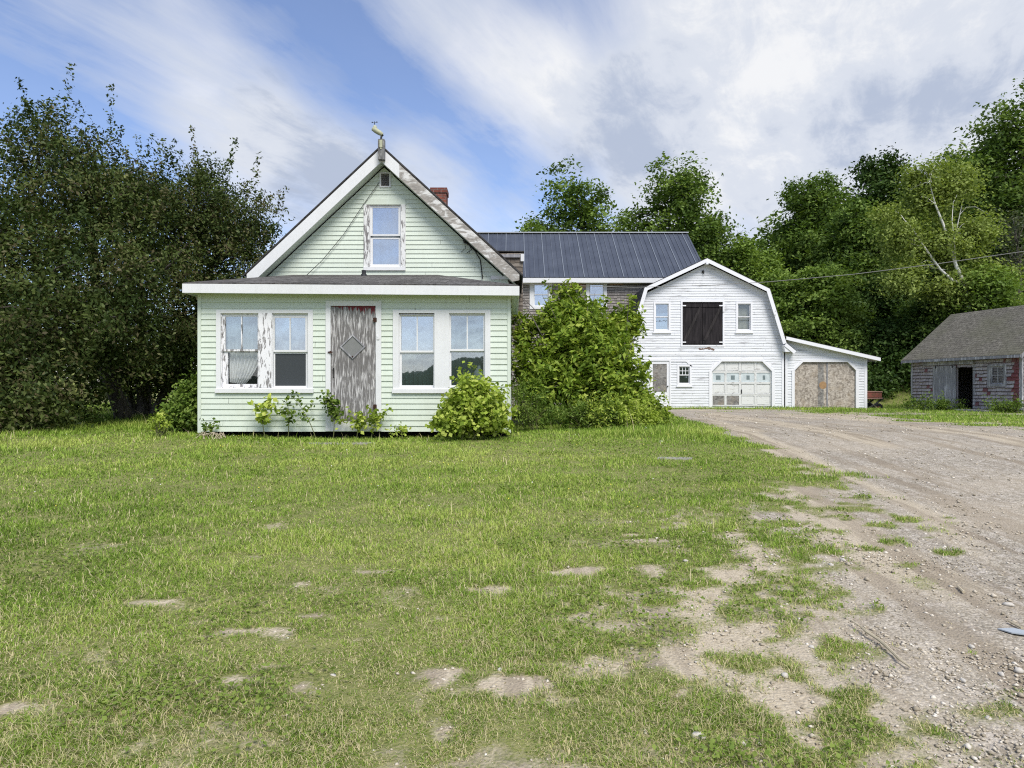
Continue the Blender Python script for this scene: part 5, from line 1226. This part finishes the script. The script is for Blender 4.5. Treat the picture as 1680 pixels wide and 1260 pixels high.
# undergrowth along the wood's edge
lobs = []
for k in range(95):
    x = g_.uniform(10, 34); y = g_.uniform(36.2, 43) - .16 * (x - 12); 
    lobs.append((x, y, float(gz(x, y)) + .8, 1.5, 1.0, 1.1))
for k in range(16):
    x = g_.uniform(16.2, 22.5); y = g_.uniform(33.2, 35.2) + .1 * (x - 16); lobs.append((x, y, float(gz(x, y)) + .9, 1.1, .7, 1.1))
me, _ = make_crown(lobs, 1150, 40, .8, .2, 141, .6, .5, .6, None, .5, .1, .6)
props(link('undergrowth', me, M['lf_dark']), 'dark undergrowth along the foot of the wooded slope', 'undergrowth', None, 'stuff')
# rank grass tufts at the shed and daisies by the shrub
bushy('weed_clump', 1545, 668, 25.4, [(0, 0, .18, .9, .25, .2), (-.8, .4, .18, .5, .25, .2)], 110, 22, .16, .09, 51, M['lf_weed'], 'low weeds along the foot of the shed sliding door', 'weeds', .9, .3, .35, 4, .2)
bushy('weed_clump', 1653, 672, 22.6, [(0, 0, .15, .8, .25, .18)], 80, 22, .15, .08, 52, M['lf_weed'], 'low weeds under the shed window', 'weeds', .9, .3, .35, 4, .2)
for i, (u, v, lab) in enumerate([(1085, 725, 'white daisy standing tallest in the weeds by the flat slab'), (1066, 734, 'white daisy nodding left in the weeds by the flat slab'), (1082, 733, 'small white daisy just below the tallest daisy'), (1062, 739, 'lowest white daisy in the weeds by the flat slab'), (1059, 702, 'white daisy alone higher up in the weeds beside the shrub')]):
    Y = 11.2 if v > 710 else 13.3; p = P(u, v, Y); o = base(p.x, Y); t = thing('daisy', o, lab, 'flower')
    mb = MB(); mb.tube([(o[0] + .02, Y + .03, o[2]), (o[0], Y + .01, (o[2] + p.z) / 2), p], .003, 4); mb.build('stem', M['stem'], t)
    mb = MB(); nrm = Vector((.1 * math.sin(i * 2), -1, .55)).normalized(); a = nrm.cross(Vector((0, 0, 1))).normalized(); b = nrm.cross(a)
    for k in range(13):
        an = k * 6.283 / 13; d = a * math.cos(an) + b * math.sin(an); s_ = nrm.cross(d)
        mb.face([p, p + d * .016 + s_ * .006, p + d * .034 - nrm * .004, p + d * .016 - s_ * .006])
    mb.build('petals', mat_plain('white_petals', (.80, .80, .78), .7, .05) if i == 0 else bpy.data.materials['white_petals'], t)
    mb = MB(); mb.lathe([(.010, 0), (.008, .004), (0, .006)], p, 8, nrm); mb.build('eye', mat_plain('yellow_eye', (.55, .38, .03), .8, .2) if i == 0 else bpy.data.materials['yellow_eye'], t)

# ------------------------------------------------------------------ things on the ground
x, y = ground_at(1107, 752); z = float(gz(x, y)); mb = MB(); mb.prism([(x - .28, y - .08, z - .03), (x + .20, y - .13, z - .03), (x + .28, y + .10, z - .03), (x - .20, y + .14, z - .03)], (.01, 0, .04))
props(mb.build('flat_slab', M['concrete'], None, (x, y, z)), 'flat pale concrete slab lying in the lawn by the driveway edge', 'slab')
a = ground_at(1413, 1036); b = ground_at(1497, 1105); mb = MB(); A3 = Vector((*a, float(gz(*a)) + .03)); B3 = Vector((*b, float(gz(*b)) + .025)); g_ = np.random.default_rng(9)
pts = [A3.lerp(B3, i / 6) + Vector((g_.normal() * .006, g_.normal() * .006, .004 * (i % 2))) for i in range(7)]; mb.tube(pts, [.006, .0095, .009, .009, .008, .007, .005], 6); mb.tube([pts[0] + Vector((-.005, 0, .002)), pts[0] + Vector((-.02, .07, .01))], .005, 5)
props(mb.build('wooden_stick', M['straw'], None, A3), 'long dry stick lying slantwise on the sandy gravel', 'stick')
x, y = ground_at(1664, 1041); z = float(gz(x, y)); mb = MB(); mb.prism([(x - .06, y + .05, z + .012), (x + .03, y + .055, z + .014), (x + .11, y - .03, z + .014), (x + .05, y - .06, z + .012), (x - .03, y - .02, z + .013)], (0, 0, .006))
props(mb.build('sheet_scrap', M['slatepiece'], None, (x, y, z)), 'blue-grey scrap of sheet lying on the gravel at the right edge', 'scrap')
a = ground_at(1655, 1024); b = ground_at(1677, 1036); mb = MB(); mb.tube([Vector((*a, float(gz(*a)) + .02)), Vector((*b, float(gz(*b)) + .02))], [.007, .009], 6); props(mb.build('wood_splinter', M['straw'], None, (*a, float(gz(*a)))), 'short pale splinter beside the blue-grey scrap', 'splinter')
a = ground_at(1571, 965); b = ground_at(1581, 975); mb = MB(); mb.tube([Vector((*a, float(gz(*a)) + .015)), Vector((*b, float(gz(*b)) + .015))], [.007, .009], 6); props(mb.build('wood_splinter', M['straw'], None, (*a, float(gz(*a)))), 'short pale splinter far out on the open gravel', 'splinter')
a = ground_at(824, 1098); mb = MB(); b = ground_at(815, 1104)
def stone_mb(x, y, r, g):
    mb = MB(); z = float(gz(x, y)) + r * .25; rows = 5; n = 9; j = 1 + g.normal(size=(rows + 1, n)) * .12; base_ = len(mb.v)
    sx, sy, sz = r * (1 + .3 * g.random()), r * (.7 + .3 * g.random()), r * (.45 + .2 * g.random()); an = g.random() * 3
    prof = []
    for i in range(rows + 1):
        ph = math.pi * i / rows
        for k in range(n):
            th_ = 6.283 * k / n; q = j[i, k] if 0 < i < rows else 1
            px, py, pz = math.sin(ph) * math.cos(th_) * sx * q, math.sin(ph) * math.sin(th_) * sy * q, math.cos(ph) * sz * q
            mb.v.append(Vector((x + px * math.cos(an) - py * math.sin(an), y + px * math.sin(an) + py * math.cos(an), z + pz)))
    for i in range(rows):
        for k in range(n):
            k2 = (k + 1) % n; mb.f.append([i * n + k, (i + 1) * n + k, (i + 1) * n + k2, i * n + k2]); mb.uv.append([(0, 0)] * 4); mb.t.append(.5)
    return mb, z
g_ = np.random.default_rng(15)
ST = [(1146, 1212, .028, 'largest pale stone near the bottom edge, beside a grass clump'), (1219, 1221, .014, 'small pale stone right of the largest stone at the bottom'), (1288, 1110, .022, 'pale stone on the sandy path between two tufts of grass'), (1364, 928, .022, 'white stone in the rubble at the middle of the gravel edge'), (1383, 920, .022, 'white stone behind the one in the middle rubble'), (1655, 994, .03, 'flat white stone at the right edge above the scrap'),
      (1594, 1062, .02, 'pale flat stone left of the blue-grey scrap'), (1672, 1102, .024, 'pale stone at the right edge below the scrap'), (1643, 1108, .02, 'small stone just left of the stone at the right edge'), (1125, 921, .02, 'pale stone at the turf edge left of the rubble'), (1622, 1180, .016, 'lone small pale stone low at the right'), (547, 1109, .014, 'tiny pale stone in the turf near the middle of the lawn foreground'), (1332, 1063, .018, 'pale pebble in the middle of the round tuft'), (1580, 1118, .018, 'flat stone beyond the lower end of the stick'), (820, 1100, .016, 'white chip lying in the foreground turf')]
for u, v, r, lab in ST:
    x, y = ground_at(u, v); mb, z = stone_mb(x, y, r, g_); props(mb.build('stone', M['stone'], None, (x, y, z), True), lab, 'stone')

# gravel
def build_gravel():
    g = np.random.default_rng(23); n = 130000
    r = np.exp(g.uniform(math.log(2.0), math.log(24), n)); a = g.uniform(-.35, .85, n); x = r * np.sin(a); y = r * np.cos(a)
    b = bare(x, y); dens = (.16 + .6 * sstep(.46, .66, fbm(x * .9, y * .9, 61)) * sstep(.3, 1.4, x)) * np.interp(r, [0, 6, 9], [1, 1, .35])
    k = (g.random(n) < b * dens) & (b > .35) & (y < 26); x, y, r = x[k], y[k], r[k]; n = len(x)
    s = (.0035 + .0075 * g.random(n) ** 3) * (1 + r * .09) * np.where(g.random(n) < .012, 1.8, 1)
    th = g.random(n) * 6.283; j = .75 + .5 * g.random((n, 6))
    dirs = np.array([[1, 0, 0], [0, 1, 0], [-1, 0, 0], [0, -1, 0], [0, 0, .6], [0, 0, -.6]])
    V = dirs[None] * (s[:, None] * j)[:, :, None]
    c, sn = np.cos(th)[:, None], np.sin(th)[:, None]; vx = V[:, :, 0] * 1.3; vy = V[:, :, 1] * .85
    V = np.stack([vx * c - vy * sn, vx * sn + vy * c, V[:, :, 2]], -1) + np.stack([x, y, gz(x, y) + s * .25], -1)[:, None]
    f = np.array([[0, 1, 4], [1, 2, 4], [2, 3, 4], [3, 0, 4], [1, 0, 5], [2, 1, 5], [3, 2, 5], [0, 3, 5]])
    F = (np.arange(n)[:, None, None] * 6 + f[None]).reshape(-1, 3)
    me = np_mesh('gravel', V.reshape(-1, 3), [F], {'tone': np.repeat(g.random(n), 8)})
    t = NT('mixed_gravel'); c = t.ramp(t.attr('tone'), [(0, (.25, .215, .155)), (.4, (.43, .375, .285)), (.75, (.55, .49, .39)), (.93, (.64, .585, .49)), (1, (.72, .675, .59))]); t.pbr(c, .9, spec=.15)
    props(link('gravel', me, t.m), 'loose pale gravel strewn over the bare ground', 'gravel', None, 'stuff')
build_gravel()
# grass
def build_grass():
    g = np.random.default_rng(29); N = 1150000
    r = np.exp(g.uniform(math.log(1.9), math.log(42), N)); a = g.uniform(-.86, .86, N); x = r * np.sin(a); y = r * np.cos(a)
    b = bare(x, y)
    patch = fbm(x * 1.1, y * 1.4, 81) - .5; fine = fbm(x * 4, y * 4, 85, 3) - .5
    p = np.clip(1.02 - b * 1.15, 0, 1) ** 1.3 * (.74 + .26 * sstep(-.12, .10, patch + fine * .7))
    inside = ((x > pl + .02) & (x < pr - .02) & (y > YP + .22)) | ((y > YB - .02) & (x > wl) & (x < gx1)) | ((y > YG) & (x > gl) & (x < .3)) | ((y > YW) & (x < 9) & (x > -2))
    q = np.stack([x - S0.x, y - S0.y], 1); ss = q @ np.array([dirn.x, dirn.y]); dd = q @ np.array([inn.x, inn.y])
    inside |= (ss > 0) & (ss < SLEN) & (dd > .05) & (dd < swid)
    inside |= (y > 39) & (x > 5)
    k = (g.random(N) < p) & ~inside; x, y, r, b, patch, fine = (q_[k] for q_ in (x, y, r, b, patch, fine)); n = len(x)
    near_wall = .35 * np.exp(-np.abs(y - YP + .25) / .22) * ((x > pl - .6) & (x < pr + 3)) + np.exp(-np.abs(dd[k]) / .3) * ((ss[k] > -1) & (ss[k] < SLEN + 1)) * .8 + np.exp(-((x - 2.6) ** 2 + (y - 12.6) ** 2) / 1.2) + .7 * sstep(-5.9, -7.5, x) * sstep(12.5, 14, y) + 1.3 * sstep(15.2, 16, x) * sstep(28.5, 31, y)
    far = np.clip((r / 4.0), .8, 5)
    h = (.021 + .027 * g.random(n)) * (1 - .18 * sstep(5, 3, r)) * (1 + .9 * np.clip(patch * 2 + fine, -.5, 1)) * (1 - .7 * b) * (1 + .05 * np.clip(r - 4, 0, 30)) + near_wall * .16 * g.random(n)
    tall = g.random(n) < .006; h = np.where(tall, h * 2.3, h)
    lay = g.random(n) < .34 * sstep(7.5, 3.2, r); h = np.where(lay, h * 1.75, h)
    w = (.0026 + .0022 * g.random(n)) * far ** .85
    az = g.random(n) * 6.283 + patch * 3; lean = np.where(lay, 1.15 + .5 * g.random(n), .35 + 1.25 * g.random(n))
    d = np.stack([np.cos(az), np.sin(az), np.zeros(n)], 1); sd = np.stack([-np.sin(az), np.cos(az), np.zeros(n)], 1)
    B0 = np.stack([x, y, gz(x, y) - .004], 1)
    up = np.array([0, 0, 1.0]); cl = np.cos(lean * .55)[:, None]; sl = np.sin(lean * .55)[:, None]; cl2 = np.cos(lean * 1.25)[:, None]; sl2_ = np.sin(lean * 1.25)[:, None]
    h_ = h[:, None]; M1 = B0 + (up * cl + d * sl) * h_ * .55; T = M1 + (up * cl2 + d * sl2_) * h_ * .6
    w_ = w[:, None]
    V = np.stack([B0 - sd * w_ * .5, B0 + sd * w_ * .5, M1 + sd * w_ * .42, M1 - sd * w_ * .42, T], 1).reshape(-1, 3)
    i = np.arange(n) * 5
    Fq = np.stack([i, i + 1, i + 2, i + 3], 1); Ft = np.stack([i + 3, i + 2, i + 4], 1)
    big = fbm(x * .5, y * .8, 95) - .5
    band = fbm(x * .16, y * 1.3, 99, 3) - .5; clump = vnoise(x * 9, y * 9, 98) - .5
    tone = np.clip(.38 + .5 * (g.random(n) - .5) + .5 * big + .30 * patch + 1.0 * band + .30 * clump, 0, .76)
    dry = g.random(n) < np.clip(.10 + .4 * b + .30 * sstep(5.2, 2.6, y) + .3 * np.clip(-patch - .08, 0, 1), 0, .6) * sstep(10.5, 6, y) + .02
    tone = np.where(dry | (tall & (g.random(n) < .7)) | (lay & (g.random(n) < .22)), .80 + .2 * g.random(n), tone)
    me = np_mesh('grass', V, [Fq, Ft], {'tone': np.concatenate([tone, tone])})
    props(link('grass', me, M['grass']), 'rough mown lawn grass thinning out towards the gravel', 'grass', None, 'stuff')
    print('grass blades', n)
build_grass()
# clover and small yellow or white lawn flowers read as specks
def build_specks():
    g = np.random.default_rng(33); n = 110
    y = g.uniform(6.5, 12, n); x = g.uniform(-.72, .32, n) * y; k = bare(x, y) < .3; x, y = x[k], y[k]; n = len(x)
    C = np.stack([x, y, gz(x, y) + .07 + .02 * g.random(n)], 1); Nn = g.normal(size=(n, 3)) * .3; Nn[:, 2] += 1; Nn[:, 1] -= .6
    me = leaf_mesh('lawn_flowers', C, Nn, np.full(n, .015), g.random(n), .9, g)
    t = NT('lawn_flower_petals'); t.pbr(t.ramp(t.attr('tone'), [(0, (.7, .6, .08)), (.5, (.7, .6, .1)), (.55, (.7, .7, .66)), (1, (.7, .7, .66))], 'CONSTANT'), .7)
    props(link('lawn_flowers', me, t.m), 'tiny yellow and white flowers dotted over the lawn', 'flowers', None, 'stuff')
build_specks()
def build_clover():
    g = np.random.default_rng(37); m = 2600
    r = np.exp(g.uniform(math.log(2.3), math.log(13), m)); a = g.uniform(-.75, .5, m); cx = r * np.sin(a); cy = r * np.cos(a)
    k = (bare(cx, cy) < .6) & (fbm(cx * 1.6, cy * 1.6, 93, 3) > .56) & (g.random(m) < .6); cx, cy, r = cx[k], cy[k], r[k]
    per = 22; ci = np.repeat(np.arange(len(cx)), per); n = len(ci); sc = (.05 + .07 * g.random(len(cx))) * (1 + r * .05)
    x = cx[ci] + g.normal(size=n) * sc[ci]; y = cy[ci] + g.normal(size=n) * sc[ci]
    k = (y < YP - .1) & (bare(x, y) < .7); x, y, ci = x[k], y[k], ci[k]; n = len(x)
    C = np.stack([x, y, gz(x, y) + .022 + .03 * g.random(n)], 1); N = g.normal(size=(n, 3)) * .45; N[:, 2] += 1
    me = leaf_mesh('clover', C, N, (.012 + .012 * g.random(n)) * (1 + .06 * r[ci]), np.clip(.45 + .5 * g.random(n) + .2 * g.random(len(cx))[ci], 0, 1), .85, g)
    props(link('clover', me, M['lf_weed']), 'low clover and broad-leaved weeds growing through the lawn', 'clover', None, 'stuff')
build_clover()

# ------------------------------------------------------------------ sky, sun
SUN_EL, SUN_AZ = 52.0, 158.0            # degrees; azimuth clockwise from +Y seen from above
w = bpy.data.worlds.new('World'); scene.world = w; w.use_nodes = True; nt = w.node_tree; nt.nodes.clear()
W = NT.__new__(NT); W.t = nt; W.m = None
out = nt.nodes.new('ShaderNodeOutputWorld'); bg = nt.nodes.new('ShaderNodeBackground'); nt.links.new(bg.outputs[0], out.inputs[0])
sky = nt.nodes.new('ShaderNodeTexSky'); sky.sky_type = 'NISHITA'; sky.sun_disc = False; sky.sun_elevation = R(SUN_EL); sky.sun_rotation = R(SUN_AZ); sky.air_density = 1.0; sky.dust_density = .4; sky.ozone_density = 1.6
tc = nt.nodes.new('ShaderNodeTexCoord'); dirv = W.n('VectorMath', _operation='NORMALIZE', i0=tc.outputs['Generated']).outputs[0]
sp = W.n('SeparateXYZ', Vector=dirv)
zz = W.math('ADD', W.math('MAXIMUM', sp.outputs[2], 0.0), .16)
px_ = W.math('DIVIDE', sp.outputs[0], zz); py_ = W.math('DIVIDE', sp.outputs[1], zz)
pv = W.n('CombineXYZ', X=px_, Y=py_, Z=0.0).outputs[0]
def wmap(rot, sc): return W.n('Mapping', Vector=W.n('Mapping', Vector=pv, Rotation=(0, 0, R(rot))).outputs[0], Scale=sc).outputs[0]
wisp = W.noise(wmap(27, (3.0, .55, 1)), 1.0, 9, .6, .5)
wisp2 = W.noise(wmap(31, (9.0, 1.6, 1)), 1.0, 8, .62, .4)
puff = W.noise(wmap(10, (1.0, 1.0, 1)), 1.9, 9, .6, .3)
fine = W.noise(wmap(27, (1.5, .8, 1)), 5.5, 9, .66, .35)
def blob(u, v, r):
    d = Vector(((u - UC) / FP, 1, (VH - v) / FP)).normalized()
    dt = W.n('VectorMath', _operation='DOT_PRODUCT', i0=dirv, i1=tuple(d)).outputs['Value']
    a = r / FP
    mr = W.n('MapRange', _interpolation_type='SMOOTHSTEP', Value=dt); mr.inputs[1].default_value = math.cos(a * 1.25); mr.inputs[2].default_value = 1.0
    return mr.outputs[0]
def total(lst):
    acc = None
    for u, v, r, k in lst:
        t_ = W.math('MULTIPLY', blob(u, v, r), k); acc = t_ if acc is None else W.math('ADD', acc, t_)
    return acc
cov = total([(120, -20, 120, .5), (230, 70, 120, .55), (330, 140, 120, .55), (430, 200, 130, .55), (540, 255, 130, .75), (640, 285, 110, .6), (720, 300, 90, .45), (400, 120, 120, .3), (640, 10, 110, .5), (740, 60, 110, .6), (830, 115, 110, .65), (900, 165, 110, .6),
             (450, 320, 150, .55), (780, 360, 150, .55), (720, 260, 80, .2), (960, 230, 130, .4), (1060, 130, 190, .45), (1200, 60, 260, .6), (1400, 120, 320, .7), (1600, 80, 320, .7), (1250, 280, 260, .55), (1000, 350, 200, .35), (1350, 330, 300, .6), (1700, 250, 300, .6),
             (60, 60, 150, -.45), (220, 190, 130, -.40), (480, 60, 130, -.55), (590, 110, 110, -.5), (680, 180, 100, -.45), (790, 235, 90, -.4), (900, 60, 90, -.25), (860, 300, 110, -.6), (1010, 290, 70, -.25), (690, 330, 60, -.2), (1130, 215, 90, -.15), (60, 230, 130, -.2), (940, 330, 60, -.3), (540, 190, 60, -.15), (1010, 20, 80, -.15), (1240, 350, 100, -.2)])
c0 = W.math('ADD', W.math('MULTIPLY', W.math('SUBTRACT', wisp, .5), 2.1), W.math('MULTIPLY', W.math('SUBTRACT', puff, .5), .9))
c0 = W.math('ADD', c0, W.math('MULTIPLY', W.math('SUBTRACT', fine, .5), 1.1))
bk = W.n('MapRange', Value=sp.outputs[1]); bk.inputs[1].default_value = .1; bk.inputs[2].default_value = -.5; bk.inputs[3].default_value = 0; bk.inputs[4].default_value = .55
c0 = W.math('ADD', c0, bk.outputs[0]); c0 = W.math('ADD', c0, W.math('MULTIPLY', W.math('SUBTRACT', wisp2, .5), 1.1))
c0 = W.math('ADD', W.math('ADD', c0, .20), W.math('MULTIPLY', cov, .75))
covf = W.ramp(W.math('MULTIPLY', c0, .55), [(.03, .05), (.28, .34), (.55, .68), (.85, .97)])
shade = total([(1010, 190, 120, .4), (960, 250, 110, .25), (500, 230, 120, .3), (620, 280, 110, .25), (1300, 200, 60, .35), (1385, 182, 55, .35), (1470, 205, 85, .4), (1560, 160, 50, .3), (1620, 110, 60, .3), (1365, 245, 40, .3), (510, 300, 60, .5), (470, 335, 50, .3), (1100, 215, 110, .4), (1290, 300, 90, .15), (1240, 120, 160, -.15), (850, 150, 120, -.5), (450, 320, 110, -.3), (1150, 120, 200, -.2), (1560, 230, 160, -.2), (880, 400, 160, -.2)])
sh = W.math('ADD', W.math('MULTIPLY', W.math('SUBTRACT', wisp2, .5), .9), W.math('ADD', W.math('MULTIPLY', W.math('SUBTRACT', puff, .49), 2.0), W.math('ADD', W.math('MULTIPLY', W.math('SUBTRACT', fine, .5), 1.9), shade)))
ccol = W.ramp(W.math('MULTIPLY', W.math('ADD', sh, .7), .55), [(.10, (5.7, 5.75, 5.85)), (.44, (4.5, 4.75, 5.25)), (.85, (3.0, 3.4, 4.25))], 'EASE')
blue = W.mix(1, sky.outputs[0], (1.05, 1.03, 1.16), 'MULTIPLY')
cl_ = W.mix(covf, blue, ccol)
nt.links.new(cl_, bg.inputs[0]); bg.inputs[1].default_value = .1
sun = bpy.data.lights.new('sun', 'SUN'); sun.energy = 2.5; sun.angle = R(28); sun.color = (1, .95, .87)
so = bpy.data.objects.new('sun', sun); col.objects.link(so)
dv = Vector((math.sin(R(SUN_AZ)) * math.cos(R(SUN_EL)), math.cos(R(SUN_AZ)) * math.cos(R(SUN_EL)), math.sin(R(SUN_EL))))
so.rotation_euler = dv.to_track_quat('Z', 'Y').to_euler(); so.location = dv * 60

# ------------------------------------------------------------------ camera
cam = bpy.data.cameras.new('camera'); cam.sensor_width = 36; cam.lens = 36 * FP / 1680; cam.clip_end = 4000; cam.clip_start = .05; cam.shift_y = (VH - 630) / 1680
co = bpy.data.objects.new('camera', cam); col.objects.link(co); co.location = (0, 0, E); co.rotation_euler = (R(90), 0, 0); scene.camera = co
scene.view_settings.view_transform = 'Standard'; scene.view_settings.look = 'None'; scene.view_settings.exposure = 0.7; scene.view_settings.gamma = 1
try:
    scene.cycles.use_denoising = False; scene.cycles.pixel_filter_type = 'BLACKMAN_HARRIS'; scene.cycles.filter_width = 1.15; scene.cycles.max_bounces = 8; scene.cycles.diffuse_bounces = 3; scene.cycles.glossy_bounces = 3; scene.cycles.transparent_max_bounces = 12; scene.cycles.transmission_bounces = 3; scene.cycles.caustics_reflective = False; scene.cycles.caustics_refractive = False; scene.cycles.sample_clamp_indirect = 4
except Exception as ex: print(ex)
